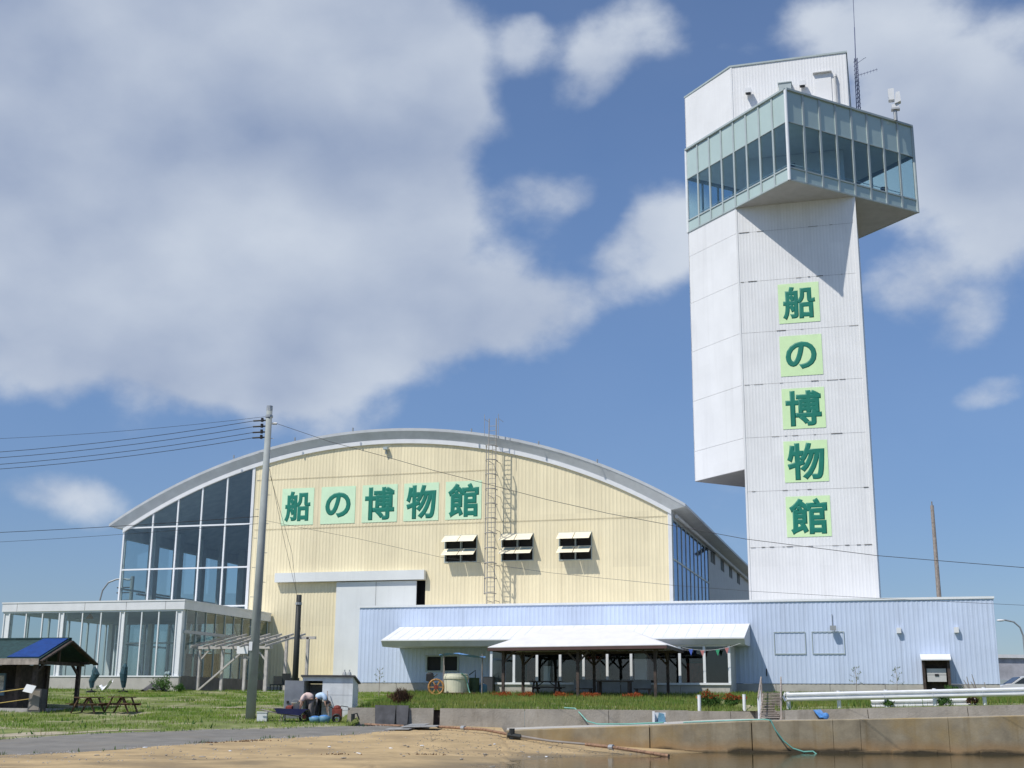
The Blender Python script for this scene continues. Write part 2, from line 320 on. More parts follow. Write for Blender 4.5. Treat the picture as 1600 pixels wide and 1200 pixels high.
def sstep(x, a, b): t = np.clip((np.asarray(x, float)-a)/(b-a), 0, 1); return t*t*(3-2*t)
FARX = [-45, -30, -16.39, -14.56, -13.09, -11.58, -10.22, -8.78, -7.07, -4.79, -3.4, -3.3]; FARV = [26, 35, 43, 44.6, 45.8, 46.8, 47.8, 48.7, 49.8, 51, 51.9, 52]
NEARX = [-45, -30, -13.68, -12.46, -10.98, -10.07, -8.87, -7.99, -6.9, -5.35, -4.55, -3.53, -3.4]; NEARV = [14, 24, 36, 37.5, 39.2, 40.8, 43, 44.4, 45.6, 47.4, 48.5, 50.5, 51.9]
def wob(u, a, f, p): return a*(np.sin(u*f+p)+.6*np.sin(u*f*2.3+p*1.7)+.4*np.sin(u*f*5.1+p*2.9))
def far_v(u): return np.interp(u, FARX, FARV) + wob(np.asarray(u), .10, 1.7, .3)*(np.asarray(u) < -4.5)
def near_v(u): return np.minimum(np.interp(u, NEARX, NEARV) + wob(np.asarray(u), .16, 1.3, 1.1), far_v(u)-.02)
def wall_v(u): u = np.asarray(u, float); return np.where(u < 7.1, 52.6, np.where(u < 9.9, 53.9, 48.2))
def front_v(u): return (74-.2828*np.asarray(u, float))/.9592
def land_z(u, v):
    u = np.asarray(u, float); v = np.asarray(v, float)
    lz = np.minimum(beach_z(u, v), 2.55)
    zt = np.where(u < 7, 1.60, np.where(u < 10, 1.60+(u-7)*.022, 1.665+.031*(np.minimum(u, 24)-10)))
    vw = wall_v(u); vb = front_v(u)
    bz = zt + (2.55-zt)*np.clip((v-vw-.5)/(vb-2.5-vw), 0, 1)
    w = sstep(u, -6.9, -6.1)*np.where(u < -5.7, sstep(v, 52.4, 53.4), 1)
    return np.where(v > 78, 2.55, lz*(1-w)+bz*w)
def sheet(name, us, lo, hi, n, zf, mat, power=1.0, bumpz=0):
    rows = []
    for k in range(n):
        t = (k/(n-1))**power; v = lo(us)+(hi(us)-lo(us))*t; z = zf(us, v)
        if bumpz: z = z + bumpz*(np.sin(us*1.9+v*1.3)+np.sin(us*.7-v*2.1)+.6*np.sin(us*4.1+v*3.3))*min(1, 4*t*(1-t)+.1)
        rows.append([tuple(Q(a, b, c)) for a, b, c in zip(us, v, z)])
    return tag(MB().grid(rows).build(name, mat, smooth=True), kind='structure')
m_sand = M('wet_and_dry_sand', (.46, .335, .175), .9, .12, .9, dirt=(.20, .145, .085), dirt_amt=.55, bump=.45, bscale=4)
def wet(m):
    t = m.node_tree; n = t.nodes; b = n['Principled BSDF']; src = b.inputs['Base Color'].links[0].from_socket; g = n.new('ShaderNodeNewGeometry'); sp = n.new('ShaderNodeSeparateXYZ'); t.links.new(g.outputs['Position'], sp.inputs[0])
    no = n.new('ShaderNodeTexNoise'); no.inputs['Scale'].default_value = .35; no.inputs['Detail'].default_value = 6; t.links.new(g.outputs['Position'], no.inputs['Vector'])
    ad = n.new('ShaderNodeMath'); ad.operation = 'MULTIPLY_ADD'; t.links.new(no.outputs['Fac'], ad.inputs[0]); ad.inputs[1].default_value = -.30; t.links.new(sp.outputs['Z'], ad.inputs[2])
    r = n.new('ShaderNodeMapRange'); t.links.new(ad.outputs[0], r.inputs[0]); r.inputs[1].default_value = .07; r.inputs[2].default_value = .20; r.inputs[3].default_value = 1; r.inputs[4].default_value = 0
    x = n.new('ShaderNodeMix'); x.data_type = 'RGBA'; t.links.new(r.outputs[0], x.inputs[0]); t.links.new(src, x.inputs[6]); x.inputs[7].default_value = (.13, .095, .05, 1); t.links.new(x.outputs[2], b.inputs['Base Color'])
    q = n.new('ShaderNodeMapRange'); t.links.new(r.outputs[0], q.inputs[0]); q.inputs[3].default_value = .9; q.inputs[4].default_value = .35; t.links.new(q.outputs[0], b.inputs['Roughness'])
wet(m_sand)
m_asph = M('worn_asphalt', (.20, .19, .17), .9, .12, 1.2, dirt=(.24, .21, .16), dirt_amt=.45, bump=.3, bscale=30)
m_soil = M('grassy_soil', (.17, .20, .06), .95, .2, .9, dirt=(.42, .37, .26), dirt_amt=.85, bump=.5, bscale=8)
m_water = M('murky_harbour_water', (.055, .050, .022), .06, .1, .3, bump=.16, bscale=1.7, spec=.5)
m_far = M('far_ground', (.16, .16, .10), .95, .2, .1)
uA = np.arange(-45, -3.29, .3); uS = np.r_[np.arange(-45, -3.4, .3), np.arange(-3.3, 25, .3)]
def sand_top(u): u = np.asarray(u, float); return np.where(u < -3.35, near_v(u), np.where(u < -.1, 52.3, 46.15))
sheet('sand_beach', uS, lambda u: np.where(u < -3, np.maximum(near_v(u)-30, 2), 18.), sand_top, 70, beach_z, m_sand, .7, .012)
sheet('asphalt_path', uA, near_v, far_v, 8, lambda u, v: beach_z(u, v)+.004, m_asph)
uL = np.r_[np.arange(-45, -3.3, .35), np.arange(-3.3, 40, .35)]
def land_lo(u): u = np.asarray(u, float); return np.where(u < -5.9, far_v(u), wall_v(u))
sheet('grassy_ground', uL, land_lo, lambda u: np.full_like(u, 90.), 110, land_z, m_soil, 1.25, .02)
ub = np.arange(-30, -12.2, .35)
sheet('bare_sand_strip', ub, lambda u: far_v(u)+.75+.25*np.sin(u*2.2), lambda u: far_v(u)+.75+.25*np.sin(u*2.2)+(1.2+.5*np.sin(u*1.1+.4)+.15*np.sin(u*6))*np.sqrt(np.clip((-12.2-u)/4, 0.002, 1)), 7, lambda u, v: land_z(u, v)+.012, M('bare_sand', (.40, .35, .25), .95, .15, 2))
ub = np.arange(-16.5, -9, .3)
sheet('worn_footpath', ub, lambda u: 59.95+.2*np.sin(u), lambda u: 59.96+.2*np.sin(u)+(.45+.12*np.sin(u*4))*np.clip(np.minimum(u+16.5, -9-u)/2, .01, 1), 4, lambda u, v: land_z(u, v)+.012, M('bare_path', (.42, .37, .27), .95, .15, 2))
b = MB().add([tuple(Q(-45, 90, 2.54)), tuple(Q(40, 90, 2.54)), tuple(Q(2500, 3000, 2.5)), tuple(Q(-2500, 3000, 2.5))], [(0, 1, 2, 3)])
b.add([tuple(Q(40, 48, 2.2)), tuple(Q(900, 48, 2.2)), tuple(Q(2500, 3000, 2.4)), tuple(Q(40, 90, 2.54))], [(0, 1, 2, 3)])
b.add([tuple(Q(-900, 20, .6)), tuple(Q(-45, 26, .6)), tuple(Q(-45, 90, 2.54)), tuple(Q(-2500, 3000, 2.5))], [(0, 1, 2, 3)])
tag(b.build('ground', m_far), kind='structure')
tag(MB().add([tuple(Q(-300, -300, .26)), tuple(Q(300, -300, .26)), tuple(Q(300, 46.3, .26)), tuple(Q(-300, 46.3, .26))], [(0, 1, 2, 3)]).build('water', m_water), kind='structure')

# ------------------------------------------------------------------ exhibition hall
HALL = thing('exhibition_hall', 'large cream yellow hall with curved grey roof and glazed left corner', 'hall', (-31.9, 78, 2.55))
HL, HR, HF, HB = -51.05, -12.73, 78.0, 124.0
IC, IR = (-31.9, -18.14), 37.08          # inner arch
OC, OR = (-31.91, -18.65), 38.22         # outer roof edge
def inz(x): return IC[1]+math.sqrt(IR**2-(x-IC[0])**2)
def outz(x): return OC[1]+math.sqrt(OR**2-(x-OC[0])**2)
OL, ORr = -51.99, -11.81
holes = [(-27.42, -25.22, 10.72, 12.42), (-23.62, -21.5, 10.72, 12.42), (-19.86, -17.74, 10.68, 12.40), (-34.7, -28.66, 3.0, 9.62)]
mb = ribs(MB(), (0, HF, 0), (1, 0, 0), (0, -1, 0), -41.2, -12.95, 2.95, inz, holes, .235, .011)
mb.build('front_wall', m_yellow, HALL)
b = MB()
for x0, x1, z0, z1 in holes[:3]: pass
MB().box(-41.2, -34.8, HF-.06, HF+.2, 2.3, 2.95).box(-28.5, -12.73, HF-.06, HF+.2, 2.3, 2.95).build('plinth', m_conc2, HALL)
for z in (13.22, 16.6):
    b = MB()
    xx = [x for x in np.arange(-41.0, -13, .235) if inz(x) > z+.2]
    b.box(xx[0], -24.0 if z > 14 else xx[-1], HF-.034, HF-.031, z, z+.03).build('sheet_joint', m_joint, HALL)
def arch(n=64, x0=HL, x1=HR): return np.linspace(x0, x1, n)
b = MB(); rows = [[], [], [], []]
for x in arch(): 
    z = inz(x); rows[0].append((x, HF-.0, z-.27)); rows[1].append((x, HF-.14, z-.27)); rows[2].append((x, HF-.14, z)); rows[3].append((x, HF, z))
b.grid(rows).build('arch_trim', m_white, HALL, smooth=False)
b = MB(); rows = [[], []]
for t in np.linspace(0, 1, 80):
    xo = OL+(ORr-OL)*t; xi = HL+(HR-HL)*t
    rows[0].append((xo, HF-.4, outz(xo)-.12)); rows[1].append((xi, HF-.1, inz(xi)))
b.grid(rows).build('soffit', m_soff, HALL)
b = MB(); top = []; bot = []
xs = np.linspace(OL, ORr, 80)
rows = [[(x, y, outz(x)+.02) for x in xs] for y in (HF-.4, HB+.8)]
b.grid(rows)
b.grid([[(x, HF-.4, outz(x)-.12) for x in xs], [(x, HF-.42, outz(x)-.12) for x in xs], [(x, HF-.42, outz(x)+.06) for x in xs], [(x, HF-.4, outz(x)+.06) for x in xs]])
for X in (OL, ORr): b.box(X-.02, X+.02, HF-.4, HB+.8, outz(X)-.12, outz(X)+.04)
roof = b.build('roof', m_roof, HALL, smooth=False)
b = MB(); b.grid([[(x, y, inz(x)-.02) for x in arch(60)] for y in (HF, HB)]).build('ceiling', m_in, HALL)
b = MB()
for xo, xi in ((OL, HL), (ORr, HR)): MB().add([(xo, HF-.4, outz(xo)-.12), (xo, HB, outz(xo)-.12), (xi, HB, inz(xi)), (xi, HF-.1, inz(xi))], [(0, 1, 2, 3)]).build('eave_soffit', m_soff, HALL)
b = MB(); b.tube([(HR+.25, HF+.3, 13.25), (HR+.25, HB, 13.25)], .11, 8).build('gutter_pipe', m_soff, HALL)
MB().box(-12.95, -12.73, HF-.08, HF+.12, 2.4, 13.65).build('corner_trim', m_white, HALL)
MB().box(-41.34, -41.14, HF-.08, HF+.12, 2.4, inz(-41.2)-.27).build('corner_trim', m_white, HALL)
# glazed corner
mx_ = [-51.0, -48.77, -46.88, -45.06, -43.2, -41.3]; tz = [3.0, 5.8, 8.2, 10.77, 13.66]
for i, x in enumerate(mx_[:-1]): MB().box(x-.055, x+.055, HF-.06, HF+.08, 2.5, inz(x)-.27).build('mullion', m_mull, HALL)
for z in tz: MB().box(HL, -41.3, HF-.045, HF+.06, z-.05, z+.05).build('transom', m_mull, HALL)
for a, c in zip(mx_, mx_[1:]):
    for z0, z1 in zip(tz, tz[1:]): MB().box(a+.056, c-.056, HF+.0, HF+.02, z0+.05, z1-.05).build('pane', m_glass, HALL)
    a2 = max(a+.056, -50.6)
    MB().prism([(a2, HF, 13.71), (c-.056, HF, 13.71), (c-.056, HF, inz(c)-.28), (a2, HF, max(inz(a2)-.28, 13.72))], (0, .02, 0)).build('pane', m_glass, HALL)
# left side glazing
ys = np.arange(HF+.3, HB, 3.3)
for i, y in enumerate(ys): MB().box(HL-.05, HL+.06, y-.06, y+.06, 2.5, 13.6).build('mullion', m_gmull, HALL)
for z in (5.8, 9.5, 12.95): MB().box(HL-.04, HL+.05, HF+.1, HB, z-.06, z+.06).build('transom', m_gmull, HALL)
for y0, y1 in zip(ys, ys[1:]): MB().box(HL, HL+.02, y0+.061, y1-.061, 2.6, 12.89).build('pane', m_glass, HALL)
MB().box(HL-.05, HL+.15, HF+.1, HB, 12.95, 13.6).build('eave_beam', m_in, HALL)
for y in np.arange(HF+2.6, HB, 3.3):
    MB().box(HL+.6, HL+1.15, y-.28, y+.28, 2.4, inz(HL+.8)-.1).build('column', m_in, HALL)
MB().tube([(HL+.8, HF+1, 9.2), (HL+.8, HB-1, 9.2)], .08, 6).build('handrail', m_in, HALL)
for x, y in ((-43.8, 84), (-43.4, 96), (-45.8, 100)): MB().tube([(x, y, 2.4), (x, y, inz(x)-.1)], .33, 12).build('column', m_in, HALL)
MB().beam((-43.8, 84, 9.6), (-41.4, 84, 12.4), .16).beam((-43.8, 84, 14), (-42.2, 84, 17), .14).build('brace', m_in, HALL)
MB().box(-48, -41.5, 90, 90.3, 8.9, 9.3).build('gallery_beam', m_inw, HALL)
MB().box(HL, HR, HF+.2, HB, 2.4, 2.56).build('floor', m_in, HALL)
MB().box(HL+9, HR, HB-.2, HB, 2.5, 13.4).build('rear_wall', m_in, HALL)
MB().box(-41.25, -41.1, HF+.15, 100, 2.5, 13).build('partition_wall', m_in, HALL)
# right side wall
ry = np.linspace(HF+.15, 93.8, 10)
for y in ry: MB().box(HR-.06, HR+.05, y-.045, y+.045, 2.5, 13.1).build('mullion', m_gmull, HALL)
for z in (5.5, 10.63, 13.1): MB().box(HR-.05, HR+.045, HF+.15, 93.8, z-.05, z+.05).build('transom', m_gmull, HALL)
for y0, y1 in zip(ry, ry[1:]):
    for z0, z1 in ((2.5, 5.45), (5.55, 10.58), (10.68, 13.05)): MB().box(HR-.01, HR+.01, y0+.046, y1-.046, z0, z1).build('pane', m_sglass, HALL)
MB().box(HR-.1, HR+.06, HF+.12, 93.85, 13.15, 13.62).build('head_panel', m_grey, HALL)
b = MB().box(HR-.1, HR+.04, 93.86, HB, 2.4, 12.3).box(HR-.1, HR+.04, 93.86, HB, 13.22, 13.62)
yy = 93.86
for y0, y1 in ((95.0, 97.6), (100.7, 102.9), (106, 108.2), (111.4, 113.6)): b.box(HR-.1, HR+.04, yy, y0, 12.3, 13.22); yy = y1
b.box(HR-.1, HR+.04, yy, HB, 12.3, 13.22).build('side_wall', m_grey, HALL)
for y0, y1 in ((95.0, 97.6), (100.7, 102.9), (106, 108.2), (111.4, 113.6)):
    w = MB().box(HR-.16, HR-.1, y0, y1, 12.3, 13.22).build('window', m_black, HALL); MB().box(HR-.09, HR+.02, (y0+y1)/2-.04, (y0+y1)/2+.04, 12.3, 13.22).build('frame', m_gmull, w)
w = MB().prism([(HR+.05, 92.3, 13.02), (HR+.05, 93.7, 13.02), (HR+.75, 93.7, 12.55), (HR+.75, 92.3, 12.55)], (.02, 0, .04)).build('open_sash', m_glassdark, HALL)
# top-hung windows in the front wall
for x0, x1, z0, z1 in holes[:3]:
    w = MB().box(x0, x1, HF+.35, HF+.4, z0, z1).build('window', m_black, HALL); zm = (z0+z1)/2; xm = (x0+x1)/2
    MB().box(x0, x0+.05, HF-.04, HF+.3, z0, z1).box(x1-.05, x1, HF-.04, HF+.3, z0, z1).box(x0+.05, x1-.05, HF-.05, HF+.3, z0, z0+.05).box(x0+.05, x1-.05, HF-.04, HF+.3, zm-.03, zm+.03).box(xm-.03, xm+.03, HF-.045, HF+.28, z0+.05, zm-.03).box(xm-.03, xm+.03, HF-.045, HF+.28, zm+.03, z1-.03).box(x0, x1, HF-.06, HF+.3, z1-.03, z1+.03).build('frame', m_gmull, w)
    for zt in (z1-.02, zm-.02):
        for a, c in ((x0+.02, xm-.02), (xm+.02, x1-.02)):
            L = .82; ang = math.radians(58); dy, dzz = -L*math.sin(ang), -L*math.cos(ang)
            A = Vector((0, HF-.07, zt)); Bv = Vector((0, HF-.07+dy, zt+dzz))
            MB().prism([(a, A.y, A.z), (c, A.y, A.z), (c, Bv.y, Bv.z), (a, Bv.y, Bv.z)], (0, .02, .035)).build('flap', m_cream, w)
            if zt < z1-.1:
                A2 = A.lerp(Bv, .12) + Vector((0, .022, .04)); B2 = A.lerp(Bv, .5) + Vector((0, .022, .04))
                MB().prism([(a+.22, A2.y, A2.z), (c-.08, A2.y, A2.z), (c-.08, B2.y, B2.z), (a+.22, B2.y, B2.z)], (0, .002, .004)).build('flap_pane', m_spand, w)
b = MB().box(-39.1, -28.62, HF-.42, HF-.03, 9.66, 10.26); b.build('door_header', m_door, HALL)
MB().box(-34.74, -29.2, HF-.20, HF-.10, 2.62, 9.6).build('sliding_door', m_door, HALL)
MB().box(-31.98, -31.96, HF-.206, HF-.2, 2.7, 9.58).build('door_joint', m_seam, HALL)
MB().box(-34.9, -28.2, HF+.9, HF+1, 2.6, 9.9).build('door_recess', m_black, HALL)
l = MB().box(-31.75, -31.45, HF-.35, HF-.05, 18.25, 18.42).build('wall_lamp', m_gmull, HALL); MB().box(-31.64, -31.56, HF-.2, HF-.03, 17.95, 18.25).build('bracket', m_gmull, l)
for x in (-42.5, -38, -33.8, -25.5, -21, -17.2): MB().tube([(x, HF-.7, outz(x)), (x, HF-.7, outz(x)+.22)], .05, 6).build('lightning_rod', m_gal, HALL)
# caged ladder
LD = thing('caged_ladder', 'tall caged steel ladder fixed to the cream hall front wall', 'ladder', (-23.95, 76.95, 7))
LX0, LX1, LY = -24.2, -23.72, 76.95
for x in (LX0, LX1): MB().tube([(x, LY, 4), (x, LY, 20.35), (x, LY+.5, 20.35)] if 0 else [(x, LY, 4), (x, LY, 19.75)], .034, 6).build('side_rail', m_lad, LD)
rm = MB().tube([(LX0, 0, 0), (LX1, 0, 0)], .017, 5).build('rung', m_lad, LD, world=False).data
rl0 = bpy.data.objects['rung']; base_z = 5.0; C.objects.unlink(rl0); bpy.data.objects.remove(rl0)
for k in range(47): inst(rm, 'rung', m_lad, LD, (23.95, 0, base_z-7+k*.31))
for k in range(12):
    z = 8.6+k*.93
    if z > 18.0: break
    cx = (LX0+LX1)/2; pts = [(cx-.36*math.cos(t) , LY-.72*math.sin(t), z) for t in np.linspace(0, math.pi, 13)]
    MB().tube(pts, .034, 6).build('cage_hoop', m_lad, LD)
for t in (.45, 1.0, 1.57, 2.14, 2.7): MB().tube([(-23.96-.36*math.cos(t), LY-.72*math.sin(t), 8.6), (-23.96-.36*math.cos(t), LY-.72*math.sin(t), 17.9)], .018, 5).build('cage_bar', m_lad, LD)
for z in np.arange(6, 19, 2.2):
    MB().beam((LX0, LY, z), (LX0, HF, z), .03).beam((LX1, LY, z), (LX1, HF, z), .03).build('wall_bracket', m_lad, LD)
for x in (LX0-.25, LX1+.2): MB().tube([(x, LY-.2, 18.6), (x, LY-.2, 20.0)], .016, 5).tube([(x, LY-.2, 19.7), (x, LY+.9, 19.7)], .014, 5).build('handrail', m_lad, LD)

# signs
CH = '船の博物館'; ENG = ['boat', 'single hiragana', 'wide third', 'thing', 'final']
GS = {}
DIM = {'船': (.80, .86), 'の': (.74, .70), '博': (.84, .90), '物': (.86, .92), '館': (.86, .92)}
def sign_panel(ch, x0, x1, z0, z1, Y, label, pale, grp):
    cx, cz = (x0+x1)/2, (z0+z1)/2
    t = thing('sign_panel', label, 'sign', (cx, Y, z0), 0, grp)
    MB().box(x0, x1, Y-.012, Y, z0, z1).build('backing', pale, t)
    w, h = DIM[ch]; me = kanji_mesh(ch, w*(x1-x0), h*(z1-z0)*.98); me.materials.clear(); me.materials.append(m_green); me.name = 'character'
    inst(me, 'character', m_green, t, (0, -.0165, cz-z0))
for ch, x0, x1, lab in zip(CH, (-39.05, -36.18, -33.23, -30.29, -27.41), (-36.71, -33.72, -30.75, -27.88, -24.97),
    ('green boat character 船 on the hall, nearest the utility pole', 'green round hiragana の on the yellow hall wall', 'green character 博, middle one of the five on the hall', 'green character 物, between the middle and last on the hall', 'green character 館 on the hall, beside the caged ladder')):
    sign_panel(ch, x0, x1, 13.47, 15.95, HF-.018, lab, m_pale, 'green character squares on the hall')

# ------------------------------------------------------------------ glazed annex
AN = thing('glazed_annex', 'low flat roofed glass annex with white fascia left of the hall', 'annex', (-45.5, 67, 2.5))
AL, AR, AF, AB = -51.7, -39.46, 67.0, 77.9
MB().box(AL-.05, AR+.1, AF-.1, AB, 7.12, 7.6).build('fascia', m_white, AN); MB().box(AL-.08, AR+.13, AF-.13, AB, 7.6, 7.68).build('roof_edge', m_white, AN)
for x in (-50.7, -46.0, -43.2, -40.6): MB().box(x-.008, x+.008, AF-.106, AF-.1, 7.14, 7.6).build('fascia_joint', m_seam, AN)
MB().box(AL, AR, AF-.02, AF+.2, 2.0, 3.3).build('front_plinth', m_conc2, AN); MB().box(AR-.2, AR+.03, AF+.21, AB, 2.0, 3.36).build('side_plinth', M('dark_plinth', (.20, .19, .18), .9, .15), AN)
piers = [(-51.65, -51.2), (-47.78, -47.42), (-43.64, -43.3), (-39.92, -39.5)]
for a, c in piers: MB().box(a, c, AF+.03, AF+.3, 3.37, 7.12).box(a, a+.07, AF-.03, AF+.03, 3.37, 7.12).box(c-.07, c, AF-.03, AF+.03, 3.37, 7.12).build('pier', m_mull, AN)
MB().box(AL, AR+.02, AF-.06, AF+.25, 3.3, 3.37).build('sill', m_mull, AN); MB().box(AL, AR, AF-.04, AF+.1, 7.02, 7.12).build('head', m_mull, AN)
for (a, c), (d, e) in zip(piers, piers[1:]):
    p = (d-c)/3
    for k in range(3):
        MB().box(c+k*p+.02, c+(k+1)*p-.02, AF+.03, AF+.05, 3.37, 7.02).build('pane', m_glass, AN)
        if k: MB().box(c+k*p-.035, c+k*p+.035, AF-.02, AF+.08, 3.37, 7.02).build('mullion', m_mull, AN)
sy = np.linspace(AF+.35, AB-.3, 10)
for y in sy: MB().box(AR-.05, AR+.04, y-.03, y+.03, 3.36, 7.12).build('mullion', m_gmull, AN)
MB().box(AR-.06, AR+.05, AF+.2, AB, 5.78, 5.96).build('transom', m_grey, AN)
for y0, y1 in zip(sy, sy[1:]):
    for z0, z1 in ((3.37, 5.77), (5.97, 7.1)): MB().box(AR-.02, AR, y0+.03, y1-.03, z0, z1).build('pane', m_oglass, AN)
for y in np.linspace(AF+.3, AB-.1, 6): MB().box(AL-.02, AL+.08, y-.06, y+.06, 3, 7.12).build('mullion', m_gmull, AN)
for x in (-50.6, -47.6, -44.9, -42.3): MB().box(x-.16, x+.16, AB-1.2, AB-.9, 2.5, 7.0).build('column', m_inw, AN)
MB().box(AL, AR-.1, AF+.3, AB, 2.3, 2.6).build('floor', m_in, AN); MB().box(AL, AR-.1, AF+.3, AB-.05, 7.02, 7.11).build('ceiling', m_in, AN)
MB().box(-43.2, -41.0, 74, 74.3, 2.6, 4.9).build('display_wall', m_dark, AN)
single(MB().prism([(-47.5, 67.9, 6.62), (-45.9, 67.9, 6.75), (-46.7, 67.9, 6.80)], (0, .25, .03)).prism([(-48.0, 68, 6.66), (-46.4, 67.5, 6.72), (-46.4, 67.6, 6.76)], (0, .1, .03)), 'hanging_glider', m_inw, 'white model glider hanging behind the annex glass', 'glider')
single(MB().prism([(-46.55, 67.85, 6.72), (-46.0, 67.85, 6.72), (-46.25, 67.85, 7.05)], (0, .06, .0)), 'hanging_kite', m_orange, 'orange triangular kite hanging behind the annex glass', 'kite')
b = MB()
for k in range(7): b.ell((-40.5+k*.12*math.cos(k), 68+.15*math.sin(k*2), 3.45+.02*k), .12, .12, .12)
single(b, 'display_boat', m_inw, 'pale small exhibit on the annex floor behind the last pane', 'exhibit')

# ------------------------------------------------------------------ pale blue building
BL = thing('blue_building', 'long low pale blue corrugated building with white canopy', 'building', (-13, 74, 2.5))
BF, bL, bR = 74.0, -31.42, 5.14
bayL, bayR, bayF = -22.15, -8.7, 71.45
BH = [(-27.05, -24.95, 3.78, 4.76), (bayL+.1, bayR-.1, 3.16, 5.15)]
ribs(MB(), (0, BF, 0), (1, 0, 0), (0, -1, 0), bL, bR, 3.16, 7.62, BH, .255, .012).build('front_wall', m_blue, BL)
ribs(MB(), (bL, 0, 0), (0, 1, 0), (-1, 0, 0), BF, 77.9, 3.16, 7.62, (), .26, .012).build('side_wall', m_blue, BL)
ribs(MB(), (bR, 0, 0), (0, 1, 0), (1, 0, 0), BF, 86, 3.16, 7.62, (), .26, .012).build('side_wall', m_blue, BL)
MB().box(bL-.03, bR+.05, BF-.07, BF+.1, 7.62, 7.74).box(bL-.03, bL+.1, BF+.1, 77.9, 7.62, 7.74).box(bR-.05, bR+.05, BF+.1, 86, 7.62, 7.74).build('parapet_cap', m_mull, BL)
MB().box(bL+.1, bR-.1, BF+.1, 77.9, 7.3, 7.4).box(-8.2, bR-.1, 77.9, 79.1, 7.3, 7.4).box(-.2, bR-.1, 79.1, 86, 7.3, 7.4).build('roof', m_grey, BL)
b = MB()
xs = [bL] + [-28.9, -26.6, -24.3, bayL, bayR, -6.5, -3.6, -.7, 2.2] + [bR]
for a, c in zip(xs, xs[1:]):
    if a == bayL: continue
    MB().box(a+.012, c-.012, BF+.02, BF+.25, 1.8, 3.14).build('plinth', m_conc2, BL)
MB().box(bL+.02, bR-.02, BF+.05, BF+.2, 1.8, 3.1).build('plinth_core', m_seam, BL)
# rooms behind the glazing
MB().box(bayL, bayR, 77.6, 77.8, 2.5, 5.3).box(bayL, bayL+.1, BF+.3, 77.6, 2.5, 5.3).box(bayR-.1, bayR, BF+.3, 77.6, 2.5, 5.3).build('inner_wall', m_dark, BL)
MB().box(bayL, bayR, bayF+.15, 77.6, 2.4, 2.6).build('inner_floor', m_in, BL); MB().box(bayL, bayR, bayF+.15, 77.6, 5.16, 5.25).build('inner_ceiling', m_in, BL)
MB().box(-14.3, -13.6, 73.5, 73.9, 2.6, 5.1).build('inner_panel', m_inw, BL); MB().box(-19.6, -19.2, 73.4, 73.8, 2.6, 4.1).build('inner_counter', m_inw, BL)
MB().box(-20.8, -20.3, 74.2, 74.8, 2.6, 4.5).box(-17.5, -16.6, 74.6, 75.2, 2.6, 4.7).box(-11.6, -10.6, 75, 75.6, 2.6, 4.3).build('inner_cabinet', m_red, BL)
bx = np.linspace(bayL, bayR, 11)
for i, x in enumerate(bx): MB().box(x-.07, x+.07, bayF-.05, bayF+.1, 3.13, 5.1).build('mullion', m_mull, BL)
MB().box(bayL-.07, bayR+.07, bayF-.09, bayF+.12, 3.02, 3.13).build('sill', m_mull, BL); MB().box(bayL-.07, bayR+.07, bayF-.03, bayF+.12, 5.06, 5.16).build('head', m_mull, BL)
for a, c in zip(bx, bx[1:]): MB().box(a+.07, c-.07, bayF+.02, bayF+.035, 3.13, 5.06).build('pane', m_cglass, BL)
for a, c in zip(bx[::2], bx[2::2]): MB().box(a+.01, c-.01, bayF+.0, bayF+.2, 1.8, 3.02).build('bay_plinth', m_conc2, BL)
for X in (bayL, bayR): MB().box(X-.05, X+.05, bayF+.12, BF-.04, 1.8, 5.16).build('bay_side', m_grey, BL)
# canopy
cw = MB().add([(-28.75, BF-.03, 6.43), (-7.8, BF-.03, 6.43), (-7.8, 71.0, 5.5), (-28.75, 71.0, 5.5)], [(3, 2, 1, 0)])
cw.add([(-28.75, BF-.03, 6.40), (-7.8, BF-.03, 6.40), (-7.8, 71.0, 5.47), (-28.75, 71.0, 5.47)], [(0, 1, 2, 3)]).build('canopy_roof', m_white, BL)
b = MB().add([(-28.75, 71.0, 5.47), (-7.8, 71.0, 5.47), (-7.8, 71.25, 5.14), (-28.75, 71.25, 5.14)], [(0, 3, 2, 1)]).add([(-28.75, 71.25, 5.14), (-7.8, 71.25, 5.14), (-7.8, BF-.03, 5.17), (-28.75, BF-.03, 5.17)], [(0, 3, 2, 1)])
for X in (-28.75, -7.8): b.add([(X, 71, 5.47), (X, 71.25, 5.14), (X, BF-.03, 5.17), (X, BF-.03, 6.4)], [(0, 1, 2, 3)])
b.build('canopy_soffit', m_soff, BL)
for x in np.arange(-28.4, -8, .62): MB().beam((x, BF-.06, 6.43), (x, 71.03, 5.515), .025, .014).build('canopy_seam', m_white, BL)
MB().box(-28.75, -7.8, 70.96, 70.995, 5.45, 5.52).build('canopy_drip_edge', m_mull, BL)
# small window pair
w = MB().box(-26.95, -25.05, BF+.12, BF+.16, 3.85, 4.7).build('window', m_black, BL)
MB().box(-27.05, -26.95, BF-.06, BF+.1, 3.78, 4.76).box(-25.05, -24.95, BF-.06, BF+.1, 3.78, 4.76).box(-26.95, -25.05, BF-.06, BF+.1, 4.68, 4.76).box(-26.95, -25.05, BF-.06, BF+.1, 3.78, 3.86).box(-26.08, -25.9, BF-.05, BF+.1, 3.86, 4.68).build('frame', m_gmull, w)
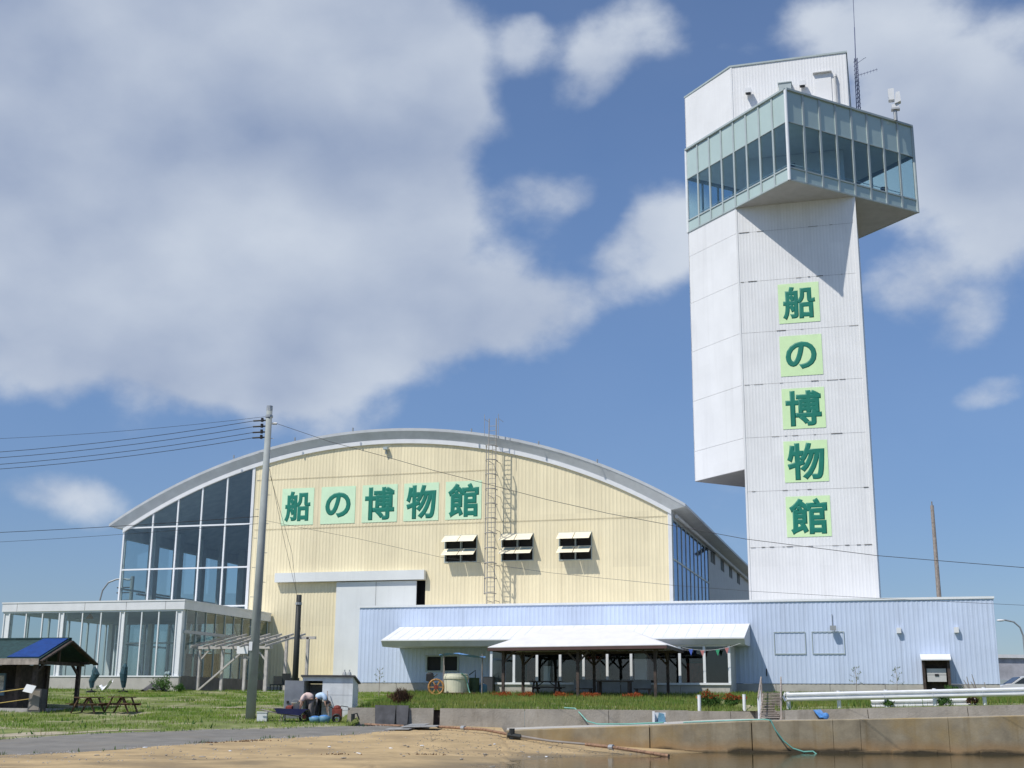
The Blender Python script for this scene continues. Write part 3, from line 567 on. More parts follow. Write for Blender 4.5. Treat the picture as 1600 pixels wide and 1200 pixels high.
# outlined blanked windows
for x0, x1 in ((-6.5, -4.78), (-4.44, -2.7)):
    MB().box(x0, x1, BF-.05, BF-.031, 5.92, 5.96).box(x0, x1, BF-.05, BF-.031, 4.73, 4.78).box(x0, x0+.035, BF-.049, BF-.031, 4.78, 5.92).box(x1-.035, x1, BF-.049, BF-.031, 4.78, 5.92).build('blank_window_frame', m_gmull, BL)
l = MB().box(-3.42, -3.1, BF-.45, BF-.2, 6.0, 6.25).build('wall_lamp', m_gal, BL); MB().tube([(-3.3, BF-.05, 6.9), (-3.3, BF-.05, 6.25), (-3.3, BF-.2, 6.15)], .02, 6).build('conduit', m_gal, l)
for x in (.19, 3.15):
    MB().box(x-.12, x+.12, BF-.24, BF-.03, 5.83, 6.12).build('vent_hood', m_white, BL)
MB().box(-7.0, -6.95, BF-.06, BF-.03, 3.55, 3.95).build('door_handle', m_black, BL)
h = MB().box(1.26, 1.40, BF-.75, BF-.03, 2.6, 4.42).box(2.52, 2.66, BF-.75, BF-.03, 2.6, 4.42).box(1.4, 2.52, BF-.1, BF-.035, 2.6, 4.42).build('hatch_box', m_dwood, BL)
MB().prism([(1.2, BF-.03, 4.66), (2.74, BF-.03, 4.66), (2.74, BF-1.0, 4.36), (1.2, BF-1.0, 4.36)], (0, 0, .06)).build('hatch_roof', m_white, h)
MB().box(1.48, 2.45, BF-.62, BF-.56, 3.62, 3.94).box(1.48, 2.45, BF-.62, BF-.56, 3.26, 3.6).build('hatch_panel', m_grey, h); MB().box(1.87, 2.07, BF-.66, BF-.62, 3.56, 3.66).build('hatch_handle', m_black, h)
for k in range(3): MB().tube([(-31.66, BF-.15, 3.0+.0*k), (-31.66, BF-.15, 3.9)], .16, 8) if 0 else None

# ------------------------------------------------------------------ observation tower
TW = thing('observation_tower', 'tall white observation tower with cantilevered square glass deck', 'tower', (-4.5, 83, 2.5))
TF = 79.2; XL, XR = -8.32, -.76; ZR = 43.6; ZD = 33.42; ZDT = 39.55; ZS = 16.18
pB = Vector((-4.54, 75.42, 0)); pA = Vector((-11.93, 82.81, 0)); pC = Vector((3.10, 83.06, 0)); pD = pA+pC-pB
pFL = Vector((XL, TF, 0)); pFR = Vector((XR, TF, 0)); TB = 90.0
zs = [2.4, 7.95, 11.31, 14.75, 18.13, 21.51, 24.9, 28.3, 31.65, ZD]
for a, c in zip(zs, zs[1:]):
    ribs(MB(), (0, TF, 0), (1, 0, 0), (0, -1, 0), XL+.12, XR-.22, a+.008, c-.008, (), .20, .005).build('wall_panel', m_tower, TW)
ribs(MB(), (0, TF, 0), (1, 0, 0), (0, -1, 0), XL+.12, XR-.02, ZDT-.3, ZR-.12, (), .20, .005).build('wall_panel', m_tower, TW)
MB().box(XL, XL+.12, TF-.035, TF+.1, 2.4, ZD-.01).build('corner_trim', m_tside, TW); MB().box(XL, XL+.12, TF-.035, TF+.1, ZDT-.3, ZR-.13).build('corner_trim', m_tside, TW); MB().box(XR-.22, XR, TF-.035, TF+.1, 2.4, ZD-.01).build('corner_trim', m_tside, TW)
for za, zb in ((2.4, ZD), (ZDT-.3, ZR-.3)): MB().box(XL+.1, XR-.1, TF+.03, TF+.12, za, zb).build('wall_core', m_core, TW)
for za, zb in ((2.4, ZD), (ZDT-.3, ZR-.2)): MB().box(XR-.15, XR, TF+.121, TB, za, zb).build('right_wall', m_tower, TW); MB().box(XL+.15, XR-.15, TB-.15, TB, za, zb).build('rear_wall', m_tower, TW)
MB().box(XL, XL+.15, TF+.121, TB, 2.4, ZS+.1).build('left_wall', m_tower, TW)
# oblique wing
eAB = (pFL-pA).normalized(); nAB = Vector((-eAB.y*-1, 0, 0)); nAB = Vector((-.7071, -.7071, 0)); Lw = (pFL-pA).length
zw = [ZS, 18.13, 21.51, 24.9, 28.3, 31.65, ZD]
for a, c in zip(zw, zw[1:]):
    b = MB(); P0, P1 = pA, pFL
    b.prism([(P0.x, P0.y, a+(.01 if a > ZS else 0)), (P1.x, P1.y, a+(.01 if a > ZS else 0)), (P1.x, P1.y, c-.01), (P0.x, P0.y, c-.01)], (.08, .08, 0)).build('wing_panel', m_tside, TW)
b = MB(); b.prism([(pA.x, pA.y, ZDT-.2), (pFL.x, pFL.y, ZDT-.2), (pFL.x, pFL.y, ZR-.12), (pA.x, pA.y, ZR-.12)], (.08, .08, 0)).build('wing_panel', m_tside, TW)
pE = pA + Vector((.7071, .7071, 0))*5.09
def sub(z0, z1, name, mat):
    poly = [pA+Vector((.1, .05, 0)), pFL+Vector((.1, .1, 0)), pE+Vector((0, -.15, 0))]
    MB().prism([(p.x, p.y, z0) for p in poly], (0, 0, z1-z0)).build(name, mat, TW)
sub(ZS+.02, ZD, 'wing_core', m_core); sub(ZDT, ZR-.2, 'wing_core', m_core)
poly = [pA+Vector((.03, .03, 0)), pFL+Vector((.0, .0, 0)), pE]
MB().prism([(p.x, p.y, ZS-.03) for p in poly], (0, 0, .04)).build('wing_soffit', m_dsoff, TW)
for za, zb in ((ZS, ZD), (ZDT, ZR-.12)): MB().prism([(pA.x, pA.y, za), (pE.x, pE.y, za), (pE.x, pE.y, zb), (pA.x, pA.y, zb)], (.05, -.05, 0)).build('wing_rear_wall', m_tside, TW)
rp = [pA+Vector((-.05, -.0, 0)), pFL+Vector((-.02, -.06, 0)), pFR+Vector((.05, -.06, 0)), Vector((XR+.05, TB, 0)), Vector((XL, TB, 0)), pE]
MB().prism([(p.x, p.y, ZR-.12) for p in rp], (0, 0, .12)).build('roof_cap', m_gmull, TW)
for i, z in enumerate(zs[1:-1]):     # uneven grime along the sheet joints
    b = MB(); x = XL+.2
    while x < XR-.3:
        w = random.uniform(.05, .7)
        if random.random() < (.75 if z in (11.31,) else .45): b.box(x, min(x+w, XR-.25), TF-.026, TF-.0225, z-.015, z+random.choice((.012, .018, .03)))
        x += w + random.uniform(.05, .5)
    b.build('joint_flashing', m_seam, TW)
# deck
DK = [('front_left', pA, pB), ('front_right', pB, pC), ('back_right', pC, pD), ('back_left', pD, pA)]
Z1, Z2 = 34.25, 37.32
poly = [p*1 for p in (pA, pB, pC, pD)]
cen = (pA+pC)/2
def inset(p, d): return p + (cen-p).normalized()*d
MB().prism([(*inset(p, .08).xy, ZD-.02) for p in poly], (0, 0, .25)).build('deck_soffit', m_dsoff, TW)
MB().prism([(*inset(p, .3).xy, ZD+.24) for p in poly], (0, 0, .3)).build('deck_floor', m_in, TW)
MB().prism([(*inset(p, .3).xy, Z2+.12) for p in poly], (0, 0, .15)).build('deck_ceiling', m_inw, TW)
MB().prism([(*inset(p, .1).xy, ZDT-.25) for p in poly], (0, 0, .15)).build('deck_roof', m_grey, TW)
MB().box(XL+.6, XR-.6, TF+1.6, TB-1.5, ZD+.5, Z2+.1).build('lift_core', m_inw, TW)
pm = {}
def pane_mesh(L, H, mat, key):
    if key not in pm:
        me = bpy.data.meshes.new('pane'); me.from_pydata([(x, y, z) for x in (0, L) for y in (0, .03) for z in (0, H)], [], [(0, 1, 3, 2), (4, 6, 7, 5), (0, 4, 5, 1), (2, 3, 7, 6), (1, 5, 7, 3), (0, 2, 6, 4)]); me.materials.append(mat); pm[key] = me
    return pm[key]
base = Vector((-4.5, 83, 2.5))
for nm, a, c in DK:
    d = (c-a); Ln = d.length; d.normalize(); ang = math.atan2(d.y, d.x); n = Vector((d.y, -d.x, 0)); step = Ln/8
    for k in range(8):
        st = a + d*(k*step+.04)
        for z0, z1, mat, ky in ((ZD+.06, Z1-.05, m_spand, 'low'), (Z1+.04, Z2-.03, m_dglass, 'mid'), (Z2+.03, ZDT-.1, m_spand, 'top')):
            inst(pane_mesh(step-.08, z1-z0, mat, (nm, ky)), 'spandrel_pane' if ky != 'mid' else 'pane', mat, TW, Vector((st.x, st.y, z0))-base, rz=ang)
        if k:
            q = a + d*(k*step); MB().beam((*(q+n*.03).xy, ZD), (*(q+n*.03).xy, ZDT-.1), .07, .14, ref=d).build('mullion', m_gmull if nm != 'front_left' else m_gmull, TW)
    for z, w in ((ZD+.02, .1), (Z1, .09), (Z2, .06)): MB().beam((*(a+n*.01).xy, z), (*(c+n*.01).xy, z), .09, w).build('transom', m_gmull, TW)
    MB().beam((*(a+n*.03).xy, ZDT-.03), (*(c+n*.03).xy, ZDT-.03), .2, .13).build('deck_coping', m_gmull, TW)
    ri = [inset(a, .9), inset(c, .9)]
    for z in (Z1+.28, Z1+.6): MB().tube([(*ri[0].xy, z), (*ri[1].xy, z)], .025, 5).build('deck_handrail', m_mull, TW)
for p in (pA, pB, pC, pD): MB().tube([(p.x, p.y, ZD-.03), (p.x, p.y, ZDT-.1)], .11, 10).build('corner_post', m_gmull if p is pC else m_mull, TW)
for p, dd in ((pC, 2.0), (pC, 3.4), (pB, 2.2), (pA, 2.4)):
    q = inset(p, dd); MB().tube([(q.x, q.y, ZD+.54), (q.x, q.y, ZD+1.75)], .05, 8).beam((q.x-.2, q.y-.1, ZD+1.85), (q.x+.2, q.y+.1, ZD+1.9), .2).build('coin_viewer', m_bpole, TW)
for u_ in (.3, .55, .78): q = pB.lerp(pC, u_)+Vector((-.7071, .7071, 0))*1.7; MB().box(q.x-.5, q.x+.5, q.y-.2, q.y+.2, ZD+.54, ZD+1.0).build('deck_bench', m_dwood, TW)
# fittings on the head house
for x, z in ((-7.14, 41.4), (-3.64, 41.45)): 
    f = MB().box(x-.2, x+.2, TF-.5, TF-.15, z-.12, z+.2).build('floodlight', m_white, TW); MB().box(x-.15, x+.15, TF-.47, TF-.18, z-.16, z-.121).box(x-.03, x+.03, TF-.15, TF, z-.05, z+.05).build('lens', m_black, f)
MB().box(-5.15, -4.35, TF-.5, TF-.03, 39.6, 41.62).box(-5.2, -4.3, TF-.55, TF, 41.62, 41.68).build('vent_box', m_gmull, TW)
MB().box(-2.9, -1.8, TF-.05, TF-.024, 39.6, 42.2).build('roof_door', m_tside, TW); MB().box(-2.95, -1.75, TF-.25, TF-.02, 42.2, 42.25).build('door_hood', m_grey, TW)
MB().tube([(-1.55, TF-.25, 39.5), (-1.55, TF-.25, 41.75)], .07, 8).tube([(-1.55, TF-.25, 41.7), (-1.55, TF-.1, 41.95), (-1.55, TF, 41.95)], .1, 8).build('vent_pipe', m_grey, TW)
MA = thing('radio_mast', 'thin lattice radio mast with whip aerial behind the tower head', 'mast', (-.35, 80.6, 39.4))
for dx, dy in ((-.12, -.1), (.12, -.1), (0, .12)): MB().tube([(-.42+dx+.2, 80.6+dy, 39.4), (-.38+dx*.7+.2, 80.6+dy*.7, 43.7)], .03, 5).build('leg', m_mast, MA)
b = MB()
for k in range(14): z = 39.5+k*.3; b.beam((-.34, 80.5, z), (-.06, 80.5, z+.28), .03).beam((-.06, 80.5, z), (-.22, 80.72, z+.28), .03)
b.build('lattice', m_mast, MA); MB().tube([(-.2, 80.6, 43.5), (-.14, 80.6, 46.0)], .035, 6).tube([(-.14, 80.6, 46), (-.05, 80.6, 52)], .022, 6).build('whip', m_mast, MA)
AE_ = thing('tv_aerial', 'fishbone television aerial beside the radio mast', 'aerial', (.1, 80.6, 42.5))
b = MB().tube([(-.2, 80.6, 42.45), (1.15, 80.6, 42.75)], .018, 5)
for k in range(6):
    x = .1+k*.2; b.tube([(x, 80.3, 42.2+x*.22+.0), (x, 80.9, 42.75+x*.22)], .01, 4)
b.build('boom', m_mast, AE_); MB().tube([(-.2, 80.6, 43.3), (.45, 80.5, 43.65)], .015, 5).tube([(.3, 80.3, 43.5), (.3, 80.8, 43.7)], .01, 4).tube([(.45, 80.3, 43.55), (.45, 80.8, 43.75)], .01, 4).build('upper_boom', m_mast, AE_)
CM = thing('deck_camera', 'white surveillance camera on a short post above the glass deck', 'camera', (2.1, 81.6, 39.5))
MB().tube([(2.1, 81.6, 39.4), (2.1, 81.6, 40.15)], .12, 8).build('post', m_gal, CM); MB().box(1.85, 2.4, 81.4, 81.8, 40.15, 40.25).build('base_plate', m_gal, CM)
MB().box(1.9, 2.35, 81.4, 81.8, 40.26, 40.5).build('swivel', m_white, CM); MB().prism([(2.1, 81.3, 40.5), (2.5, 81.3, 40.65), (2.45, 81.3, 41.35), (2.2, 81.3, 41.3)], (0, .45, 0)).build('housing', m_white, CM); MB().box(1.72, 2.1, 81.3, 81.75, 40.8, 41.6).build('lamp_head', m_white, CM)
for ch, z0, z1, x0, x1, n in zip(CH, (25.29, 21.86, 18.5, 15.17, 11.83), (27.99, 24.56, 21.16, 17.83, 14.40), (-5.82, -5.86, -5.87, -5.9, -5.92), (-3.3, -3.29, -3.29, -3.28, -3.29), range(5)):
    sign_panel(ch, x0, x1, z0+.05, z1-.05, TF-.014, ('green boat character 船 on the tower, top of the column', 'green round hiragana の on the white tower', 'green character 博, middle one of the tower column', 'green character 物 on the tower, second from the bottom', 'green character 館 on the tower, lowest of the column')[n], m_pale2, 'green character squares on the tower')

# ------------------------------------------------------------------ harbour walls
WT = [(-.1, .94), (1.43, 1.01), (4.84, 1.14), (6.74, 1.25), (8.98, 1.35), (11.84, 1.40), (14.17, 1.46), (17.84, 1.58), (27, 1.88)]
def wtop(u): return np.interp(u, [a for a, _ in WT], [c for _, c in WT])
def wall_mat(name, z0):
    m = M(name, (.335, .28, .19), .85, .2, 1.1, streak=.95, dirt=(.36, .25, .10), dirt_amt=.7, bump=.14, bscale=16); t = m.node_tree; n = t.nodes; b = n['Principled BSDF']
    src = b.inputs['Base Color'].links[0].from_socket; g = n.new('ShaderNodeNewGeometry'); sp = n.new('ShaderNodeSeparateXYZ'); t.links.new(g.outputs['Position'], sp.inputs[0])
    no = n.new('ShaderNodeTexNoise'); no.inputs['Scale'].default_value = .9; no.inputs['Detail'].default_value = 5; t.links.new(g.outputs['Position'], no.inputs['Vector'])
    ad = n.new('ShaderNodeMath'); ad.operation = 'MULTIPLY_ADD'; t.links.new(no.outputs['Fac'], ad.inputs[0]); ad.inputs[1].default_value = -.45; t.links.new(sp.outputs['Z'], ad.inputs[2])
    for (e0, e1, f0, f1, c) in ((.24, .52, .55, 0, (.34, .20, .08)), (.08, .20, .92, 0, (.035, .03, .018))):    # tide stains
        r = n.new('ShaderNodeMapRange'); t.links.new(ad.outputs[0], r.inputs[0]); r.inputs[1].default_value = e0; r.inputs[2].default_value = e1; r.inputs[3].default_value = f0; r.inputs[4].default_value = f1
        x = n.new('ShaderNodeMix'); x.data_type = 'RGBA'; t.links.new(r.outputs[0], x.inputs[0]); t.links.new(src, x.inputs[6]); x.inputs[7].default_value = (*c, 1); src = x.outputs[2]
    t.links.new(src, b.inputs['Base Color']); return m
m_sea = wall_mat('tide_stained_concrete', .3)
SW = thing('sea_wall', 'long stained concrete sea wall along the water below the guardrail', 'wall', Q(10, 46, .3))
js = [-.1, 4.85, 8.4, 11.2, 12.15, 15.2, 18.4, 21.5, 25.5]
for a, c in zip(js, js[1:]):
    g = .03 if a == 4.85 else .008; vs = []
    for u in (a+g, c-g):
        z = float(wtop(u)); vs += [Q(u, 46.0, -.8), Q(u, 46.02, z-.03), Q(u, 46.05, z), Q(u, 46.75, z), Q(u, 46.75, -.8)]
    MB().add(vs, [(0, 1, 2, 3, 4), (9, 8, 7, 6, 5)] + [(i, i+5, (i+1) % 5+5, (i+1) % 5) for i in range(5)]).build('block', m_sea, SW)
rows = []
b = MB()
for k in range(14):
    u0 = 6.2 + k*1.45 + random.uniform(-.3, .3); w = random.uniform(.8, 1.5); b.prism([Q(u0, 45.8, -.6), Q(u0+w, 45.78, -.6), Q(u0+w, 45.8, .36+random.uniform(-.05, .05)), Q(u0, 45.82, .33+random.uniform(-.05, .06))], Q(0, .3, 0))
b.build('footing', m_sea, SW)
ua = np.r_[-.08, np.arange(.2, 26, .5)]
tag(MB().grid([[tuple(Q(u, v, float(wtop(u))-.006)) for u in ua] for v in (46.7, 49, 51, 54.5)]).build('quay_apron', m_conc2), kind='structure')
RW = thing('retaining_wall', 'low weathered concrete wall holding the grass bank above the slip', 'wall', Q(2, 52, 1))
def bat(u0, u1, v0, zb, zt0, zt1, mat=m_conc, parent=RW, th=.7, lean=.25):
    vs = []
    for u, z in ((u0, zt0), (u1, zt1)): vs += [Q(u, v0, zb), Q(u, v0+lean, z), Q(u, v0+th, z), Q(u, v0+th, zb)]
    return MB().add(vs, [(0, 1, 2, 3), (7, 6, 5, 4)] + [(i, i+4, (i+1) % 4+4, (i+1) % 4) for i in range(4)]).build('block', mat, parent)
for a, c in ((-6.35, -5.0), (-4.97, -3.98), (-3.95, -2.98), (-2.72, .6), (.62, 3.9), (3.92, 7.05)): bat(a, c, 52.0, .5, 1.66, 1.66)
for a, c in ((7.08, 8.9), (8.92, 9.92)): bat(a, c, 53.2, .8, 1.64, 1.64)
for a, c in ((9.95, 12.9), (12.93, 16.5), (16.53, 20.2), (20.23, 25)): bat(a, c, 47.6, .9, 1.69+.031*(a-10), 1.69+.031*(c-10), lean=.2)
bat(9.9, 10.25, 48.35, .9, 1.66, 1.68, th=6, lean=.02)
MB().prism([Q(-3.05, 52.55, .6), Q(-2.65, 52.55, .6), Q(-2.65, 52.75, 1.6), Q(-3.05, 52.75, 1.6)], Q(0, .2, 0)).build('gap_fill', m_dwood, RW)
MM = thing('draped_mat', 'dark grey rubber mat draped over the concrete wall by the shed', 'mat', Q(-4.7, 52, 1))
for a, c, o in ((-5.28, -4.46, 0), (-4.44, -3.95, .02)):
    MB().prism([Q(a+.05, 51.93-o, 1.02), Q(c-.02, 51.93-o, 1.0), Q(c, 52.2-o, 1.73), Q(a, 52.2-o, 1.74)], Q(0, -.035, .02)).build('sheet', m_mat, MM)
    MB().prism([Q(a, 52.2-o, 1.735), Q(c, 52.2-o, 1.725), Q(c, 52.9, 1.72), Q(a, 52.9, 1.72)], (0, 0, .03)).build('sheet', m_mat, MM)
PL = thing('metal_plates', 'grey metal plates lying on the sand below the wall gap', 'plates', Q(-3.3, 50.6, .95))
for u0, u1, v0, v1, z in ((-4.05, -2.75, 49.6, 50.9, .95), (-3.9, -3.2, 50.4, 51.6, 1.0), (-4.6, -3.7, 48.9, 50.2, .86)): MB().prism([Q(u0, v0, z), Q(u1, v0+.2, z+.02), Q(u1+.15, v1, z+.06), Q(u0+.15, v1-.1, z+.05)], (0, 0, .025)).build('plate', m_plate, PL)
def gz(u, v): return float(land_z(u, v)) if (v > float(land_lo(u))) else float(beach_z(u, v))
single(MB().tube([Q(-5.55, 51.1, 1.03), Q(-4.9, 51.0, 1.0), Q(-4.05, 51.0, .98)], .055, 8), 'rusty_pipe', m_rust, 'short rusty pipe lying before the dark draped mat', 'pipe')
P2 = thing('long_pipe', 'long rusty pipe running down the sand into the water', 'pipe', Q(0, 46, .7))
MB().tube([Q(-2.7, 50.5, .98), Q(-.94, 48.6, .92), Q(-.05, 46.4, .80)], .05, 8).build('pipe_length', m_rust, P2); MB().tube([Q(-.05, 46.4, .80), Q(1.38, 44.5, .62), Q(2.5, 43.6, .55)], .04, 8).build('pipe_length', m_steel, P2); MB().tube([Q(2.5, 43.6, .55), Q(3.4, 43.0, .47), Q(4.9, 41, .29)], .055, 8).build('pipe_length', m_rust, P2)
for u, v, z in ((-1.7, 49.4, .955), (3.3, 43.05, .48)): MB().tube([Q(u-.06, v+.06, z), Q(u+.06, v-.06, z)], .085, 8).build('coupling', m_gal, P2)
VB = thing('pipe_valve', 'dark rusty valve stub standing at the end of the sea wall', 'valve', Q(.15, 45.7, .6)); MB().tube([Q(.1, 45.8, .45), Q(.1, 45.8, 1.0)], .10, 8).build('stem', m_bpole, VB); MB().tube([Q(-.05, 45.8, .78), Q(.4, 45.75, .72)], .09, 8).build('outlet', m_bpole, VB)
single(MB().tube([Q(2.19, 52.7, 1.72), Q(2.6, 52.45, 1.70), Q(2.8, 52.15, 1.5), Q(3.05, 51.9, 1.22), Q(3.4, 51.0, 1.12), Q(4.4, 49.0, 1.15), Q(5.6, 48.2, 1.22)], .028, 6), 'green_hose', m_hose, 'sea green hose hanging over the low wall onto the apron', 'hose')
single(MB().tube([Q(6.2, 47.3, 1.24), Q(7.6, 46.9, 1.31), Q(8.9, 46.3, 1.37), Q(9.05, 45.97, 1.34), Q(9.2, 45.93, 1.0), Q(9.45, 45.9, .66), Q(9.75, 45.88, .42), Q(10.1, 45.8, .31), Q(10.4, 45.7, .33), Q(10.52, 45.6, .22)], .026, 6), 'teal_hose', m_hose, 'teal hose dropping down the sea wall into the water by the gangway', 'hose')
t = thing('blue_crate', 'small white and blue box standing on the apron before the wall', 'box', Q(5.65, 50.2, 1.17), YAW)
MB().box(-.22, .28, -.2, .2, 0, .05).box(-.22, -.17, -.2, .2, .05, .45).box(-.17, .28, .15, .2, .05, .40).build('frame', m_white, t, world=False); MB().prism([(-.05, -.1, .05), (.24, -.12, .05), (.2, -.1, .34), (.02, -.08, .38)], (0, .2, .02)).build('blue_bundle', m_blueb, t, world=False)
single(MB().prism([Q(10.95, 47.75, 1.68), Q(11.2, 47.7, 1.70), Q(11.4, 47.5, 1.43), Q(11.1, 47.45, 1.42)], Q(-.03, -.1, .03)).ell(tuple(Q(11.3, 47.4, 1.5)), .12, .1, .12), 'blue_sheet', m_ltarp, 'crumpled blue plastic sheet hung on the wall below the guardrail', 'sheet')
# gangway
GW = thing('gangway', 'narrow wooden gangway with handrails climbing the wall to the grass', 'gangway', Q(9.4, 47.9, 1.4))
g0, g1 = Q(9.42, 47.95, 1.40), Q(10.75, 54.2, 2.40); gd = (g1-g0); gl = gd.length; gd.normalize(); gs = Vector((gd.y, -gd.x, 0)).normalized()
for s in (-1, 1): MB().beam(g0+gs*.36*s-Vector((0, 0, .08)), g1+gs*.36*s-Vector((0, 0, .08)), .06, .12).build('stringer', m_wood, GW)
nb = 16
for k in range(nb): q = g0+gd*(gl*(k+.5)/nb); MB().beam(q-gs*.33, q+gs*.33, gl/nb*.93, .035, ref=(0, 0, 1)).build('tread', m_wood, GW)
for s in (-1, 1):
    a = g0+gs*.40*s; c = g1+gs*.40*s; H = Vector((0, 0, .72))
    MB().beam(a+H, c+H*.85, .05).build('handrail', m_wood, GW)
    for k in range(7): q = a.lerp(c, (k+.1)/6.3); MB().beam(q-Vector((0, 0, .1)), q+H*(1-.15*k/6), .055).build('baluster', m_white if s < 0 and k < 4 else m_wood, GW)
# guardrail
GR = thing('guardrail', 'white steel guardrail on posts above the sea wall', 'guardrail', Q(15, 50, 1.8))
def grz(u): return 2.33+.031*(u-10.5)
prof = [(0, 0), (-.03, .03), (-.085, .05), (-.085, .10), (-.03, .13), (-.03, .18), (-.085, .21), (-.085, .26), (-.03, .28), (0, .31)]
us = [10.45, 12.36, 14.15, 15.99, 17.87, 19.8, 21.7, 23.6, 25.5]
def wbeam(u0, u1, z0f, v): return MB().grid([[tuple(Q(u, v+d-.06, z0f(u)-.31+h)) for d, h in prof] for u in (u0, u1)]+[])
for a, c in zip(us, us[1:]): wbeam(a, c-.01, grz, 50).build('beam', m_rail, GR)
MB().box(0, 0, 0, 0, 0, 0) if 0 else None
for u in us[:-1]: MB().tube([Q(u+.1, 50.05, 1.4), Q(u+.1, 50.05, grz(u)+.04)], .075, 10).build('post', m_rail, GR)
MB().tube([Q(10.42, 49.9, grz(10.4)-.30), Q(10.36, 49.95, grz(10.4)-.15), Q(10.42, 49.9, grz(10.4))], .05, 8).build('end_cap', m_rail, GR)
SG = thing('spare_guardrail', 'loose white guardrail beam lying on the ground behind the posts', 'guardrail', Q(15.8, 50.6, 1.8))
wbeam(13.75, 15.7, lambda u: 2.10+.025*(u-13.7), 50.45).build('beam', m_rail, SG); wbeam(15.72, 17.75, lambda u: 2.10+.025*(u-13.7), 50.45).build('beam', m_rail, SG)
for u, h, lab in ((7.76, .62, 'short white post on the grass left of the gangway flowers'), (9.6, .66, 'short white post standing right beside the gangway')):
    t = thing('marker_post', lab, 'post', Q(u, 54.1, 1.6), 0, 'white marker posts'); MB().tube([Q(u, 54.1, 1.4), Q(u, 54.1, 1.64+h)], .07, 10).build('post', m_rail, t); MB().tube([Q(u, 54.1, 1.64+h), Q(u, 54.1, 1.66+h)], .075, 10).build('cap', m_rail, t)

# ------------------------------------------------------------------ utility pole and wires
UP_ = thing('utility_pole', 'tall grey concrete utility pole on the grass left of the shed', 'pole', Q(-10.32, 53, 1.1))
MB().tube([Q(-10.32, 53, .9), Q(-10.24, 53, 13.9)], [.205, .125], 14).build('shaft', m_pole, UP_, smooth=True)
MB().tube([Q(-10.24, 53, 13.78), Q(-10.24, 53, 14.0)], .13, 10).tube([Q(-10.24, 53, 13.5), Q(-10.24, 53, 13.6)], .16, 10).build('cap', m_gal, UP_)
for z in (13.38, 13.13, 12.88, 12.65):
    i = MB().tube([Q(-10.35, 53, z), Q(-10.9, 53.02, z-.03)], .035, 6).build('insulator', m_bpole, UP_); MB().tube([Q(-10.52, 52.98, z-.07), Q(-10.52, 52.98, z+.09)], .06, 8).build('bell', m_black, i)
MB().tube([Q(-10.1, 53, 13.24), Q(-9.9, 53, 13.24)], .05, 6).build('clamp', m_gal, UP_)
MB().box(0, .0, 0, 0, 0, 0) if 0 else None
for k in range(18): z = 3+.6*k; s = -1 if k % 2 else 1; MB().tube([Q(-10.3+.16*s, 53, z), Q(-10.3+.3*s, 53, z)], .012, 5).build('step_bolt', m_gal, UP_)
MB().prism([Q(-10.5, 52.82, 3.85), Q(-10.36, 52.79, 3.85), Q(-10.36, 52.79, 4.2), Q(-10.5, 52.82, 4.2)], Q(0, -.01, 0)).build('label_plate', m_white, UP_)
def cable(pts, r, lab, grp=None, name='power_cable'):
    return single(MB().tube([Q(*p) for p in pts], r, 5), name, m_wire, lab, 'cable', grp)
def span(p, q, k=1.9, sag=.9, n=14):
    p, q = np.array(p), np.array(q); return [tuple(p+(q-p)*t-np.array([0, 0, sag*(t*(1-t))*.6])) for t in np.linspace(0, k, n)]
for zp, zq, w in ((13.35, 12.9, 'topmost'), (13.1, 12.63, 'second'), (12.85, 12.32, 'third'), (12.62, 12.1, 'lowest')):
    cable(span((-10.9, 53.02, zp), (-23.4, 58, zq)), .013, '%s of four dark cables running left from the utility pole' % w, 'cables left of the pole')
cable(span((-10.3, 53, 13.55), (-17.06, 55.9, 13.5), 3.2, .2), .008, 'thin wire above the four cables left of the pole')
cable([(-9.9, 53, 13.24), (-7.5, 51.8, 12.25), (-5.08, 50.48, 11.39), (-3, 49.4, 10.63), (-0.87, 48.37, 9.93), (1.3, 47.3, 9.2), (3.51, 46.19, 8.53), (5.8, 45, 7.92), (8.03, 43.93, 7.35), (11.93, 41.98, 6.59), (15.91, 39.99, 6.02), (20, 38, 5.6)], .010, 'long cable sagging from the utility pole across hall and tower')
cable([(-10.35, 53, 9.17), (-8.2, 52.2, 8.68), (-6.1, 51.53, 8.22), (-2.69, 50.36, 7.37), (1.51, 48.92, 6.66), (5.92, 47.41, 6.09), (8.55, 46.51, 5.82), (12.73, 45.09, 5.48), (18.15, 43.23, 5.09), (22, 42, 4.9)], .006, 'thin low wire from the pole crossing below the hall windows')
cable(span((-10.45, 53, 9.3), (-23.06, 58, 9.2), 1.9, .3), .013, 'upper of two low wires running left behind the hall corner')
cable(span((-10.45, 53, 9.0), (-23.02, 58, 8.77), 1.9, .3), .008, 'lower of two low wires running left behind the hall corner')
BPx = Q(-10.72, 66)
t = thing('black_post', 'bare black tarred post between pergola and shed', 'post', (BPx.x, BPx.y, 1.9)); MB().tube([(BPx.x, BPx.y, 1.6), (BPx.x, BPx.y, 7.2)], [.16, .135], 10).build('shaft', m_bpole, t, smooth=True); MB().tube([(BPx.x, BPx.y, 6.7), (BPx.x, BPx.y, 6.82)], .17, 10).build('band', m_gal, t)
cable([(-10.1, 53, 11.3), (-10.4, 59, 9.1), (-10.72, 65.9, 6.85)], .008, 'guy wire slanting from the utility pole to the black post', 'guy wires'); cable([(-10.05, 53, 11.0), (-10.1, 59.5, 8.6), (-10.5, 65.9, 5.2)], .008, 'second guy wire falling beside the black post', 'guy wires')

